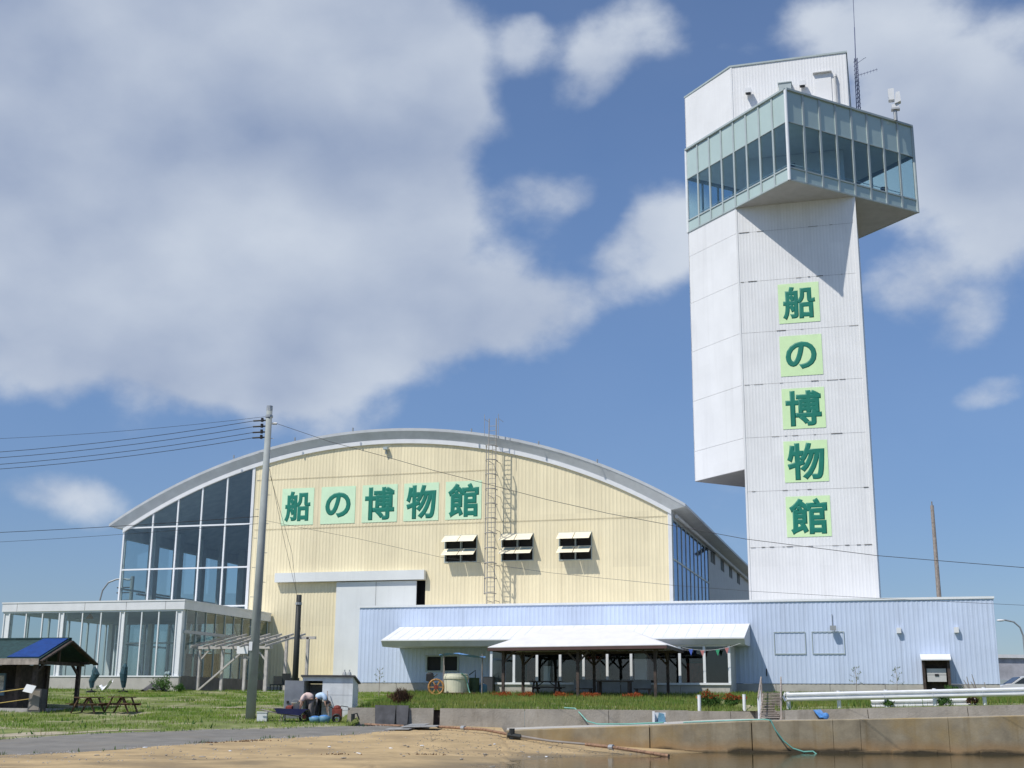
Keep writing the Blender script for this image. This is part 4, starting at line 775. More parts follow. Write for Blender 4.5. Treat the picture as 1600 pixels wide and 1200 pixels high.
# ------------------------------------------------------------------ tool shed and people
SH = thing('tool_shed', 'small grey white tool shed with slanted roof and open door', 'shed', Q(-8.4, 53.6, 1.0), YAW)
def shb(x0, x1, y0, y1, z0, z1): return MB().box(x0, x1, y0, y1, z0, z1)
sw, sd, zf, zr = 2.05, 1.9, 1.86, 1.62
shb(.82, sw, 0, .05, -.1, zf).build('front_panel', m_shed, SH, world=False); shb(0, .06, 0, .05, -.1, zf).build('door_jamb', m_shed, SH, world=False); shb(.06, .82, 0, .05, 1.70, zf).build('lintel', m_shed, SH, world=False)
for x in (0, sw-.05): MB().prism([(x, .05, -.1), (x, sd, -.1), (x, sd, zr), (x, .05, zf)], (.05, 0, 0)).build('side_panel', m_shed, SH, world=False)
shb(.05, sw-.05, sd-.05, sd, -.1, zr-.02).build('rear_panel', m_shed, SH, world=False); MB().prism([(-.06, -.12, zf+.01), (-.06, sd+.1, zr+.0), (-.06, sd+.1, zr+.06), (-.06, -.12, zf+.07)], (sw+.15, 0, 0)).build('roof', m_mat, SH, world=False)
for z in (.55, 1.15, 1.62): shb(.85, sw-.02, -.006, -.001, z, z+.012).build('board_joint', m_grey, SH, world=False)
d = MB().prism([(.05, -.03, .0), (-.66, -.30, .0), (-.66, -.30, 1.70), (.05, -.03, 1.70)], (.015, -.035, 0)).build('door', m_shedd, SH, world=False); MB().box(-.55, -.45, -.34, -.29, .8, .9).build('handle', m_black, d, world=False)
shb(.15, .6, .9, 1.3, 0, 1.25).build('stored_sack', m_plate, SH, world=False); shb(.06, sw-.06, .05, sd-.06, -.08, -.02).build('floor', m_dwood, SH, world=False)

def skin_mesh(name, verts, edges, rad, mat, parent, sub=1, root=0):
    me = bpy.data.meshes.new(name); me.from_pydata(verts, edges, []); o = bpy.data.objects.new(name, me); C.objects.link(o)
    o.modifiers.new('skin', 'SKIN'); s = o.modifiers.new('sub', 'SUBSURF'); s.levels = sub; s.render_levels = sub
    for i, r in enumerate(rad): me.skin_vertices[0].data[i].radius = (r, r)
    me.skin_vertices[0].data[root].use_root = True
    dg = bpy.context.evaluated_depsgraph_get(); me2 = bpy.data.meshes.new_from_object(o.evaluated_get(dg)); bpy.data.objects.remove(o)
    me2.materials.clear(); me2.materials.append(mat); me2.shade_smooth(); me2.name = name
    q = bpy.data.objects.new(name, me2); C.objects.link(q); q.parent = parent; return q
def person(loc, rz, label, shirt, trou, reach, sc_=1.0):
    t = thing('person', label, 'person', loc, rz)
    V = [(.06, 0, .87), (-.05, 0, 1.0), (-.20, 0, 1.07), (-.34, 0, .99), (-.42, 0, .88), (-.48, 0, .78), (-.53, 0, .68)]; R = [.135, .135, .14, .15, .06, .085, .075]
    Ed = [(i, i+1) for i in range(6)]; sl = lambda *p: p
    def chain(start, pts, rs):
        last = start
        for p, r in zip(pts, rs): V.append(p); R.append(r); Ed.append((last, len(V)-1)); last = len(V)-1
        return last
    for s in (-1, 1):
        chain(0, [(.06, .10*s, .80), (.03+.03*s, .12*s, .46), (.10+.03*s, .12*s, .10), (.0+.03*s, .13*s, .05)], [.095, .065, .045, .04])
        h = chain(3, [(-.36, .18*s, .95), (-.37-.3*reach, .21*s, .70), (-.42-reach, .17*s, .48), (-.43-reach*1.2, .16*s, .41)], [.065, .045, .032, .032])
        bx_, by_, bz_ = V[h]
        for k, (dx, ln) in enumerate(((-.03, .06), (-.01, .075), (.01, .08), (.03, .07))):
            chain(h, [(bx_+dx, by_+.004, bz_-.05), (bx_+dx-.012, by_-.012*s, bz_-.05-ln)], [.011, .009])
        chain(h, [(bx_-.045, by_-.02*s, bz_-.01), (bx_-.06, by_-.03*s, bz_-.05)], [.012, .010])
    skin_mesh('body', V, Ed, R, m_skin, t, 1)
    VT = [(.06, 0, .90), (-.05, 0, 1.0), (-.20, 0, 1.07), (-.34, 0, .99)]; RT = [.185, .195, .195, .19]; ET = [(0, 1), (1, 2), (2, 3)]
    for s in (-1, 1): VT += [(-.36, .18*s, .95), (-.37-.15*reach, .205*s, .78)]; RT += [.10, .085]; ET += [(3, len(VT)-2), (len(VT)-2, len(VT)-1)]
    skin_mesh('shirt', VT, ET, RT, shirt, t, 1)
    VL = [(.06, 0, .89)]; RL = [.20]; EL = []
    for s in (-1, 1): VL += [(.06, .10*s, .80), (.03+.03*s, .12*s, .46), (.10+.03*s, .12*s, .13)]; RL += [.13, .10, .085]; k = len(VL); EL += [(0, k-3), (k-3, k-2), (k-2, k-1)]
    skin_mesh('trousers', VL, EL, RL, trou, t, 1)
    hd = MB().ell((-.53, 0, .69), .105, .085, .10, 12, 8).build('head', m_skin, t, world=False, smooth=True)
    MB().ell((-.505, 0, .73), .112, .092, .095, 12, 8).build('hair', m_hair, t, world=False, smooth=True); MB().ell((-.61, 0, .62), .02, .016, .022, 6, 4).build('nose', m_skin, hd, world=False)
    for s in (-1, 1): MB().ell((-.615, .035*s, .66), .012, .012, .012, 6, 4).build('eye', m_black, hd, world=False); MB().box(-.12+.03*s, .14+.03*s, .08*s-.0 if s > 0 else -.17, .17 if s > 0 else -.08, 0, .07).build('shoe', m_black, t, world=False)
    t.scale = (sc_,)*3; return t
person(Q(-7.86, 52.5, gz(-7.86, 52.5)+.02), YAW, 'person in pinkish shirt and brown trousers bending over the wheelbarrow', m_shirt1, m_trou1, .08, .90)
person(Q(-7.72, 53.35, gz(-7.7, 53.2)+.02), YAW+math.pi, 'person in light blue shirt bending at the open shed door', m_shirt2, m_trou2, .05, .88)
WB = thing('wheelbarrow', 'dark wheelbarrow loaded with odds and ends before the shed', 'wheelbarrow', Q(-8.5, 52.0, gz(-8.5, 52.0)), YAW)
MB().add([(-.55, -.28, .32), (.35, -.24, .24), (.35, .24, .24), (-.55, .28, .32), (-.65, -.36, .50), (.62, -.34, .48), (.62, .34, .48), (-.65, .36, .50)], [(0, 3, 2, 1), (0, 1, 5, 4), (1, 2, 6, 5), (2, 3, 7, 6), (3, 0, 4, 7)]).build('tray', m_purple, WB, world=False)
for s in (-1, 1): MB().tube([(-1.25, .28*s, .46), (-.5, .24*s, .30), (.45, .08*s, .18)], .02, 6).build('handle', m_steel, WB, world=False); MB().tube([(-.35, .22*s, .30), (-.42, .24*s, 0)], .018, 6).build('leg', m_steel, WB, world=False)
w = MB().tube([(.48+.17*math.cos(k), 0, .19+.17*math.sin(k)) for k in np.linspace(0, 2*math.pi, 17)], .045, 8, False).build('wheel', m_black, WB, world=False); MB().tube([(.48, -.06, .19), (.48, .06, .19)], .09, 10).build('rim', m_red, w, world=False)
BK = thing('bucket', 'cream bucket set on the wheelbarrow beside the bent person', 'bucket', Q(-8.38, 52.05, gz(-8.5, 52.0)+.42), YAW)
MB().lathe([(.0, 0), (.13, 0), (.17, .3), (.175, .3), (.16, .28), (.12, .02), (0, .02)], 16).build('shell', m_bucket, BK, world=False, smooth=True); MB().tube([(.17*math.cos(a), .04, .3+.14*math.sin(a)) for a in np.linspace(0, math.pi, 9)], .008, 5).build('handle', m_gal, BK, world=False)
single(MB().prism([Q(-8.75, 51.9, gz(-8.5, 52)+.44), Q(-8.5, 51.8, gz(-8.5, 52)+.46), Q(-8.45, 52.1, gz(-8.5, 52)+.5), Q(-8.7, 52.15, gz(-8.5, 52)+.5)], (0, 0, .12)), 'red_bag', m_red, 'dark red bag lying in the wheelbarrow tray', 'bag')
t = thing('white_box', 'white polystyrene box on the grass beside the utility pole', 'box', Q(-9.66, 52.0, gz(-9.66, 52)), YAW)
MB().box(-.18, .2, -.15, .15, 0, .33).build('shell', m_white, t, world=False); MB().box(-.2, .22, -.17, .17, .33, .37).build('lid', m_white, t, world=False)
t = thing('folding_bench', 'low bench of dark poles between white box and wheelbarrow', 'bench', Q(-9.2, 52.3, gz(-9.2, 52.3)), YAW)
MB().box(-.42, .42, -.12, .12, .33, .36).build('seat', m_bpole, t, world=False)
for x in (-.38, .38): MB().beam((x, -.1, 0), (x, .1, .33), .03).beam((x, .1, 0), (x, -.1, .33), .03).build('leg', m_steel, t, world=False)
for u, lab, h in ((-7.55, 'blue plastic tub at the feet of the bent person', .2), (-7.2, 'taller blue plastic tub heaped with gear at the shed front', .24)):
    t = thing('blue_tub', lab, 'tub', Q(u, 51.75, gz(u, 51.75)), YAW, 'blue tubs before the shed'); MB().lathe([(0, 0), (.2, 0), (.25, h), (.235, h), (.19, .02), (0, .02)], 14).build('shell', m_blueb, t, world=False, smooth=True); MB().ell((0, 0, h-.02), .2, .2, .08).build('contents', m_ltarp, t, world=False)
t = thing('garden_cultivator', 'dark red cultivator with handlebars standing against the shed front', 'machine', Q(-6.75, 52.1, gz(-6.75, 52.1)), YAW)
MB().box(-.18, .18, -.16, .16, .2, .52).ell((0, 0, .55), .15, .13, .1).build('engine', m_red, t, world=False); MB().tube([(-.1, -.1, .5), (-.35, -.1, .62), (-.5, -.1, .60)], .018, 6).build('handlebar', m_bpole, t, world=False); MB().tube([(-.1, .1, .5), (.15, .1, .62), (.42, .1, .58)], .018, 6).build('handlebar', m_bpole, t, world=False)
for y in (-.17, .17): MB().tube([(.15*math.cos(k), y, .15+.15*math.sin(k)) for k in np.linspace(0, 2*math.pi, 13)], .04, 6, False).build('wheel', m_black, t, world=False)
t = thing('rake', 'rake leaning upright against the shed beside its door', 'rake', Q(-7.2, 52.9, 1)); MB().tube([Q(-7.36, 53.5, 2.3), Q(-7.18, 52.9, gz(-7.2, 52.9))], .018, 6).build('handle', m_wood, t); MB().beam(Q(-7.38, 52.9, 1.07), Q(-6.98, 52.9, 1.06), .04).build('head', m_steel, t)
t = thing('hand_pump', 'small dark hand pump beside the right shed corner', 'pump', Q(-6.0, 52.3, 1)); MB().tube([Q(-6.1, 51.9, .95), Q(-6.1, 51.9, 1.42)], .08, 8).build('barrel', m_bpole, t); MB().tube([Q(-6.1, 51.9, 1.4), Q(-5.95, 51.9, 1.45), Q(-5.85, 51.9, 1.2)], .03, 6).build('spout', m_bpole, t); MB().box(0, 0, 0, 0, 0, 0) if 0 else None

# ------------------------------------------------------------------ picnic tables
def picnic(mat, label, loc, rz, grp, L=1.7):
    t = thing('picnic_table', label, 'table', loc, rz, grp)
    for k in range(5): MB().box(-L/2, L/2, -.37+k*.15, -.37+k*.15+.14, .70, .745).build('top_board', mat, t, world=False)
    for s in (-1, 1):
        for k in range(2): MB().box(-L/2, L/2, min(s*.58, s*.58+s*.01)+k*.14-.07, min(s*.58, s*.58+s*.01)+k*.14+.06, .41, .45).build('bench_board', mat, t, world=False)
    for x in (-L/2+.25, L/2-.25):
        for s in (-1, 1): MB().beam((x, s*.25, .70), (x, s*.62, 0), .05, .1, ref=(1, 0, 0)).build('leg', mat, t, world=False)
        MB().beam((x+.045, -.75, .385), (x+.045, .75, .385), .04, .09).build('cross_bar', mat, t, world=False); MB().beam((x, 0, .4), (x*.3, 0, .69), .04, .07, ref=(0, 1, 0)).build('brace', mat, t, world=False)
    t.scale = (.88,)*3 if mat is m_bwood else (1, 1, 1); return t
picnic(m_bwood, 'brown picnic table nearest the shelter, partly behind its post', Q(-17.7, 55.8, gz(-17.7, 55.8)+.02), math.radians(95), 'picnic tables on the lawn', 1.45)
picnic(m_bwood, 'brown picnic table on the lawn, farther from the shelter', Q(-16.45, 56.3, gz(-16.45, 56.3)+.02), math.radians(95), 'picnic tables on the lawn', 1.45)

# ------------------------------------------------------------------ timber rest shelter at the left
ST = thing('rest_shelter', 'timber rest shelter with dark green gabled roof and blue tarpaulin', 'shelter', (-38, 50, 1.45))
sX0, sX1, sy0, sy1, sr = -43.5, -35.0, 48.0, 52.1, 50.05; ez, rz_ = 3.48, 4.42
for y0, y1, nm in ((sy0, sr, 'front'), (sr, sy1, 'back')):
    z0, z1 = (ez, rz_) if nm == 'front' else (rz_, ez)
    MB().prism([(sX0, y0, z0), (sX1, y0, z0), (sX1, y1, z1), (sX0, y1, z1)], (0, 0, .09)).build('roof_slope', m_groof, ST)
    MB().beam((sX1+.03, y0, z0-.02), (sX1+.03, y1, z1-.02), .06, .26, ref=(1, 0, 0)).build('barge_board', m_dwood, ST)
MB().box(sX0, sX1, sy0-.05, sy0-.01, ez-.16, ez+.1).build('fascia', m_wood, ST); MB().box(sX0, sX1, sr-.12, sr+.12, rz_+.06, rz_+.14).build('ridge_cap', m_groof, ST)
single(MB().prism([(-36.7, sy0+.1, ez+.145), (-35.1, sy0+.1, ez+.145), (-35.05, sr-.1, rz_+.075), (-36.3, sr-.1, rz_+.075)], (0, -.02, .03)), 'roof_tarpaulin', m_tarp, 'bright blue tarpaulin patch on the shelter roof', 'tarpaulin')
for x in (-35.5, -38.4, -41.4):
    for y in (48.5, 51.6):
        MB().box(x-.08, x+.08, y-.08, y+.08, 1.2, 3.55).build('post', m_dwood, ST)
        for s in (-1, 1):
            yy_ = y+.55*(1 if y < 50 else -1)
        MB().beam((x, y, 2.95), (x, yy_, 3.42), .09).build('knee_brace', m_dwood, ST)
    MB().beam((x, 48.2, 3.44), (x, 51.9, 3.44), .14).build('tie_beam', m_dwood, ST); MB().beam((x, sr, 3.5), (x, sr, 4.38), .1).build('king_post', m_dwood, ST)
MB().beam((sX0, 48.5, 3.5), (sX1, 48.5, 3.5), .12).build('wall_plate', m_dwood, ST); MB().beam((sX0, 51.6, 3.5), (sX1, 51.6, 3.5), .12).build('wall_plate', m_dwood, ST)
MB().box(-43, -35.2, 48.2, 52, 1.0, 1.52).build('floor_slab', m_stone, ST)
KI = thing('ticket_booth', 'dark wooden booth with counter inside the rest shelter', 'booth', (-38.6, 50.5, 1.52))
MB().box(-42, -36.7, 51.0, 51.2, 1.52, 3.4).build('rear_wall', m_dwood, KI); MB().box(-37.0, -36.8, 49.2, 51.0, 1.52, 3.35).build('side_wall', m_dwood, KI); MB().box(-42, -37.1, 49.4, 49.6, 1.52, 2.35).build('counter', m_dwood, KI)
MB().box(-38.0, -37.6, 49.3, 49.39, 2.05, 3.0).build('door_panel', M('blue_grey_door', (.14, .22, .28), .5), KI); MB().box(-37.95, -37.65, 49.28, 49.3, 2.3, 2.9).build('poster', m_scr, KI)
single(MB().box(-38.9, -38.35, 48.9, 48.96, 1.54, 2.25), 'notice_board', m_plate, 'pale grey notice board standing under the shelter roof', 'board')
single(MB().box(-40.6, -39.9, 49.1, 49.39, 1.6, 2.3), 'blue_poster_stand', m_blueb, 'blue poster stand at the left under the shelter', 'stand')
t = thing('cabinet', 'dark grey cabinet standing at the front corner post of the shelter', 'cabinet', (-35.1, 48.2, 1.4)); MB().box(-35.35, -34.75, 48.0, 48.4, 1.2, 2.32).build('body', m_mat, t); MB().box(-35.3, -34.8, 47.985, 47.999, 1.45, 2.25).build('door', m_steel, t)
rope = MB().tube([(-40.2, 47.3, 1.95), (-38.2, 47.35, 2.0), (-36.6, 47.5, 2.15), (-35.2, 47.75, 2.35)], .022, 5); single(rope, 'upper_rope', m_rope, 'upper yellow rope strung before the shelter to the small sign', 'rope')
single(MB().tube([(-40.2, 47.3, 1.6), (-38.0, 47.35, 1.62), (-36.4, 47.5, 1.72), (-35.2, 47.85, 1.9)], .018, 5), 'lower_rope', m_rope, 'lower yellow rope strung before the shelter', 'rope')
single(MB().tube([(-40.2, 47.3, .9), (-40.2, 47.3, 2.05)], .05, 8), 'rope_post', m_rope, 'short yellow post carrying the ropes at the left edge', 'post')
single(MB().prism([(-35.45, 47.7, 2.2), (-34.95, 47.66, 2.12), (-34.8, 47.7, 2.42), (-35.3, 47.74, 2.5)], (0, -.02, .01)), 'rope_sign', m_white, 'small tilted white sign hung at the end of the ropes', 'sign')
for (u, v, zt_, lab, lean) in ((-22.9, 72.5, 3.75, 'folded dark parasol with bent top nearer the shelter', .12), (-21.3, 73, 3.95, 'folded dark teal parasol standing upright before the annex', -.02)):
    z0 = gz(u, v); t = thing('folded_parasol', lab, 'parasol', Q(u, v, z0), YAW, 'folded parasols')
    H = zt_-z0; MB().lathe([(.0, 0), (.28, 0), (.28, .08), (.05, .12), (.03, .2)], 12).build('base', m_black, t, world=False); MB().tube([(0, 0, .1), (lean*.5, 0, H)], .025, 6).build('pole', m_steel, t, world=False)
    MB().tube([(0, 0, .25), (-.03, 0, .6), (.05*np.sign(lean)+lean, 0, 1.0), (lean*.6, 0, H-.2), (lean*.5, 0, H)], [.10, .17, .22, .15, .05], 9).build('canopy', m_teal, t, world=False)
u, v = -22.6, 72.2; z0 = gz(u, v)
single(MB().grid([[tuple(Q(u+.12*i, v+.1*j, z0+.25+.12*math.sin(i*1.1)+.1*math.cos(j*1.4+i)+.1*i*(i > 3)*.4)) for i in range(8)] for j in range(5)]), 'white_sheet', m_white, 'crumpled white sheet on the grass beside the folded parasol', 'sheet')
u, v = -20.6, 73.5; z0 = gz(u, v)
single(MB().grid([[tuple(Q(u+.2*i, v+.2*j, z0+.02+.5*math.sin(i/8*math.pi)*math.sin((j+.5)/5*math.pi)+.07*math.sin(i*2.1+j))) for i in range(9)] for j in range(5)]), 'covered_heap', m_mat, 'low heap under a dark grey cover before the annex plinth', 'heap')

# ------------------------------------------------------------------ pergola
PG = thing('pergola', 'weathered grey timber pergola on a deck before the yellow wall', 'pergola', (-35.4, 69, 2.5))
m_pwood = M('silvered_timber', (.50, .47, .44), .85, .12, 4)
pxs = [-38.8, -37.3, -35.85, -34.5]
for x in pxs:
    MB().box(x-.075, x+.075, 67.94, 68.08, 2.3, 5.0).build('post', m_pwood, PG)
for x in (-37.9, -36.5, -35.2, -33.8): MB().box(x-.08, x+.08, 71.8, 71.96, 2.3, 5.75).build('post', m_pwood, PG)
MB().box(-39.2, -34.2, 67.9, 68.1, 4.9, 5.06).build('front_beam', m_pwood, PG); MB().box(-38.6, -33.3, 71.8, 71.96, 5.64, 5.80).build('rear_beam', m_pwood, PG)
for k, x in enumerate(np.linspace(-39.0, -34.3, 7)): MB().beam((x, 67.3, 5.0), (x, 72.5, 5.98), .07, .11).build('rafter', m_pwood, PG)
for x in (-38.8, -35.85, -34.5):
    for s in (-1, 1):
        if -39.3 < x+.7*s < -34.0: MB().beam((x, 68, 4.2), (x+.65*s, 68, 4.88), .08).build('knee_brace', m_pwood, PG)
MB().beam((-38.6, 67.8, 2.6), (-36.1, 67.8, 4.6), .09).build('brace', m_pwood, PG)
b = 0
for k in range(14): y = 67.6+k*.34; MB().box(-39.2, -33.0, y, y+.32, 2.42, 2.52).build('deck_board', m_pwood, PG)
MB().box(-39.1, -33.1, 67.55, 67.59, 2.0, 2.42).build('deck_skirt', m_dwood, PG)
single(MB().box(-36.3, -35.6, 67.78, 67.84, 4.62, 5.05), 'pergola_sign', m_white, 'small blank white sign hanging on the pergola beam', 'sign')
b = MB()
for k, (x, w_, h_) in enumerate(((-34.6, .7, .8), (-34.0, .5, .95), (-33.4, .6, .7))):
    t = thing('stacked_chair', ('%s dark garden chair stacked on the pergola deck' % ('first', 'tallest', 'last')[k]), 'chair', (x, 69.5, 2.52), .2*k); MB().box(-.25, .25, -.25, .25, .38, .43).build('seat', m_bpole, t, world=False); MB().box(-.25, .25, .2, .25, .43, h_+.1).build('backrest', m_bpole, t, world=False)
    for sx in (-.22, .22):
        for syy in (-.22, .22): MB().box(sx-.02, sx+.02, syy-.02, syy+.02, 0, .38).build('leg', m_bpole, t, world=False)

# ------------------------------------------------------------------ white roofed pavilion
PV = thing('white_pavilion', 'open pavilion with white hipped roof on dark posts by the glazing', 'pavilion', (-15.8, 68, 2.4))
e = [(-20.45, 65.3, 4.76), (-11.05, 65.3, 4.84), (-11.05, 70.6, 4.84), (-20.45, 70.6, 4.76)]; r0, r1 = (-18.1, 67.95, 5.85), (-13.75, 67.95, 5.85)
for f in ((e[0], e[1], r1, r0), (e[1], e[2], r1), (e[2], e[3], r0, r1), (e[3], e[0], r0)): MB().prism(list(f), (0, 0, .035)).build('roof_slope', m_proof, PV)
for a, c in zip(e, e[1:]+e[:1]): MB().beam(Vector(a)-Vector((0, 0, .09)), Vector(c)-Vector((0, 0, .09)), .05, .14).build('fascia', M('dark_fascia', (.10, .055, .05), .7) if a is e[0] else m_dwood, PV)
for y in (66.0, 69.8):
    for x in (-19.8, -15.8, -11.78):
        MB().box(x-.07, x+.07, y-.07, y+.07, 1.9, 4.75).build('post', m_dwood, PV)
        for s in (-1, 1): 
            if -20.3 < x+.7*s < -11.3: MB().beam((x, y, 4.0), (x+.62*s, y, 4.62), .09).build('knee_brace', m_dwood, PV)
        MB().beam((x, y, 4.05), (x, y+(.6 if y < 68 else -.6), 4.62), .09).build('knee_brace', m_dwood, PV)
    MB().beam((-20.2, y, 4.66), (-11.3, y, 4.72), .1, .14).build('plate_beam', m_dwood, PV)
picnic(m_dwood, 'dark picnic table under the left end of the white pavilion', (-17.9, 67.6, gz(2.2, 69.5)+.05), 0, 'picnic tables in the pavilion')
t = thing('plank_table', 'long dark plank table under the middle of the pavilion', 'table', (-14.2, 67.5, gz(5.6, 69)+.05))
for k in range(4): MB().box(-.95-14.2+14.2, .95, -.38+k*.19, -.2+k*.19, .70, .76).build('top_board', m_dwood, t, world=False)
for x in (-.8, .8): MB().box(x-.06, x+.06, -.3, .3, 0, .70).build('leg', m_dwood, t, world=False)
for x, lab in ((-15.75, 'low dark bench at the left of the plank table'), (-12.65, 'low dark bench at the right of the plank table')):
    t = thing('low_bench', lab, 'bench', (x, 67.2, gz(5, 68.6)+.02), 0, 'benches in the pavilion'); MB().box(-.45, .45, -.16, .16, .36, .42).build('seat', m_dwood, t, world=False)
    for xx in (-.33, .33): MB().box(xx-.05, xx+.05, -.13, .13, 0, .36).build('leg', m_dwood, t, world=False)
t = thing('grey_screen', 'grey sheet screen standing behind the pavilion tables', 'screen', (-15, 70.4, 2.45))
for x0, x1 in ((-17.2, -15.9), (-15.85, -14.6), (-14.55, -12.9)): MB().box(x0, x1, 70.9, 70.95, 2.3, 3.28).build('panel', m_shedd, t)
BN = thing('bunting', 'string of coloured pennants from the pavilion to the canopy', 'bunting', (-10, 70.5, 4.9))
pa, pc = Vector((-11.1, 70.7, 4.98)), Vector((-8.0, 70.9, 5.2))
MB().tube([pa.lerp(pc, t)-Vector((0, 0, .25*4*t*(1-t))) for t in np.linspace(0, 1, 9)], .008, 4).build('string', m_white, BN)
for t, mm in ((.14, m_f2), (.34, m_f1), (.60, m_f3), (.76, m_f1)): q = pa.lerp(pc, t)-Vector((0, 0, .25*4*t*(1-t))); MB().prism([(q.x-.12, q.y, q.z), (q.x+.12, q.y, q.z), (q.x+.02, q.y, q.z-.34)], (0, .012, 0)).build('pennant', mm, BN)
# tank group
gt = gz(-2.9, 72.2)
PT = thing('pallet', 'wooden pallet under the cream tank', 'pallet', Q(-2.75, 72.2, gt), YAW)
for k in range(5): MB().box(-.95, .95, -.7+k*.3, -.5+k*.3, .08, .12).build('slat', m_bwood, PT, world=False)
for y in (-.6, 0, .6): MB().box(-.95, .95, y-.05, y+.05, 0, .08).build('bearer', m_bwood, PT, world=False)
TK = thing('water_tank', 'round cream plastic water tank on a pallet under blue tarpaulin', 'tank', Q(-2.92, 72.2, gt+.12), YAW)
MB().lathe([(0, 0), (.62, 0), (.655, .7), (.66, .72), (.70, .73), (.70, .86), (.66, .88), (.655, .98), (.62, 1.0), (.6, .93), (0, .93)], 28).build('shell', m_tank, TK, world=False, smooth=False); MB().tube([(.3, -.6, 1.02), (.5, -.5, .9), (.62, -.38, .5), (.75, -.45, .05), (.85, -.6, -.1)], .03, 6).build('drain_hose', m_hose, TK, world=False)
TP = thing('blue_awning', 'sagging blue tarpaulin on thin poles above the cream tank', 'tarpaulin', Q(-2.6, 72.2, gt))
MB().grid([[tuple(Q(-3.85+.21*i, 71.6+.22*j, 4.58+.05*math.sin(i*.9+j)-.02*abs(i-5)+.05*math.sin(i*.5))) for i in range(13)] for j in range(6)]).build('sheet', m_ltarp, TP, smooth=True)
for u, v in ((-3.6, 71.7), (-3.6, 72.7), (-1.5, 71.8), (-1.5, 72.7)): MB().tube([Q(u, v, gt-.1), Q(u, v, 4.56)], .022, 6).build('pole', m_wood, TP)
RL = thing('cable_reel', 'wooden orange cable reel standing beside the cream tank', 'reel', Q(-3.95, 71.3, gz(-3.95, 71.3)+.44), YAW)
for y in (-.2, .2):
    f = MB().tube([(.40*math.cos(k), y, .40*math.sin(k)) for k in np.linspace(0, 2*math.pi, 25)], .055, 6, False).build('flange', m_orange, RL, world=False)
    for k in range(6): MB().beam((0, y, 0), (.39*math.cos(k*math.pi/3), y, .39*math.sin(k*math.pi/3)), .05, .05, ref=(0, 1, 0)).build('spoke', m_orange, f, world=False)
MB().tube([(0, -.24, 0), (0, .24, 0)], .12, 12).build('hub', m_red, RL, world=False)
OB = thing('outboard_motor', 'dark outboard motor clamped up left of the cable reel', 'motor', Q(-4.4, 72.9, gz(-4.4, 72.9)), YAW)
MB().box(-.2, .2, -.15, .15, .72, 1.1).ell((0, 0, 1.1), .2, .15, .1).build('cowl', m_black, OB, world=False); MB().beam((0, 0, .75), (0, 0, .05), .12).build('shaft', m_bpole, OB, world=False); MB().tube([(.15, 0, .9), (.42, 0, 1.12)], .025, 6).build('tiller', m_bpole, OB, world=False)
t = thing('green_barrel', 'dark green oil barrel right of the cream tank', 'barrel', Q(-1.95, 72.9, gz(-1.95, 72.9))); MB().lathe([(0, 0), (.29, 0), (.29, .3), (.305, .32), (.29, .34), (.29, .6), (.305, .62), (.29, .64), (.29, .9), (0, .9)], 18).build('shell', M('barrel_green', (.06, .10, .05), .6), t, world=False); MB().tube([(.1, -.1, .9), (.1, -.1, 1.3), (-.25, -.12, 1.05)], .03, 6).build('hand_pump', m_bpole, t, world=False)
t = thing('blue_drum', 'blue plastic drum in the shade beyond the green barrel', 'drum', Q(-1.45, 73.0, gz(-1.45, 73))); MB().lathe([(0, 0), (.22, 0), (.24, .25), (.22, .5), (.12, .56), (0, .56)], 16).build('shell', m_blueb, t, world=False); MB().lathe([(0, .56), (.06, .56), (.06, .6), (0, .6)], 10).build('cap', m_white, t, world=False)
t = thing('fuel_cabinet', 'dark steel cabinet against the blue wall beyond the tank', 'cabinet', Q(-1.15, 74.6, gz(-1.15, 74))); MB().box(-.3, .3, -.2, .2, 0, .95).build('body', m_bpole, t, world=False); MB().box(-.26, .26, -.215, -.201, .08, .9).build('door', m_dark, t, world=False)
t = thing('gas_cylinders', 'pair of grey gas cylinders between hall and blue building', 'cylinders', (-31.9, 73.6, 2.5))
for dx in (-.2, .12): MB().lathe([(0, 0), (.14, 0), (.14, 1.1), (.1, 1.25), (.04, 1.3), (.04, 1.4), (0, 1.4)], 12, (dx, 0, 0)).build('cylinder', m_gal, t, world=False)

# ------------------------------------------------------------------ distant things
WBD = thing('storage_building', 'low grey storage building with white roof edge beyond the car park', 'building', Q(56, 112, 2.5))
MB().prism([Q(40.5, 110, 2.2), Q(76, 110, 2.2), Q(76, 122, 2.2), Q(40.5, 122, 2.2)], (0, 0, 4.0)).build('wall', M('grey_far_wall', (.46, .46, .50), .7), WBD); MB().prism([Q(40.3, 109.8, 6.2), Q(76.2, 109.8, 6.2), Q(76.2, 122.2, 6.2), Q(40.3, 122.2, 6.2)], (0, 0, .28)).build('roof_edge', m_white, WBD); MB().prism([Q(40.6, 109.9, 2.2), Q(75.9, 109.9, 2.2), Q(75.9, 109.98, 2.2), Q(40.6, 109.98, 2.2)], (0, 0, 2.2)).build('lower_panel', m_gmull, WBD)
LP = thing('street_lamp', 'curved arm street lamp beyond the right end of the blue building', 'lamp', Q(31.5, 80, 2.5))
MB().tube([Q(31.45, 80, 2.4), Q(31.4, 80, 6.3), Q(31.25, 80, 6.8), Q(30.9, 80, 7.12), Q(30.4, 80, 7.22), Q(30.1, 80, 7.22)], .05, 8).build('pole', m_gal, LP); MB().ell(tuple(Q(30.1, 80, 7.2)), .25, .12, .07).build('lantern', m_white, LP)
t = thing('tall_post', 'tall thin brown post rising behind the blue building', 'post', Q(43, 130, 2.5)); MB().tube([Q(43.0, 130, 2.4), Q(42.9, 130, 22.2)], [.29, .17], 8).build('shaft', m_wood, t); MB().tube([Q(42.9, 130, 22.1), Q(42.9, 130, 22.6)], .07, 6).build('tip', m_steel, t)
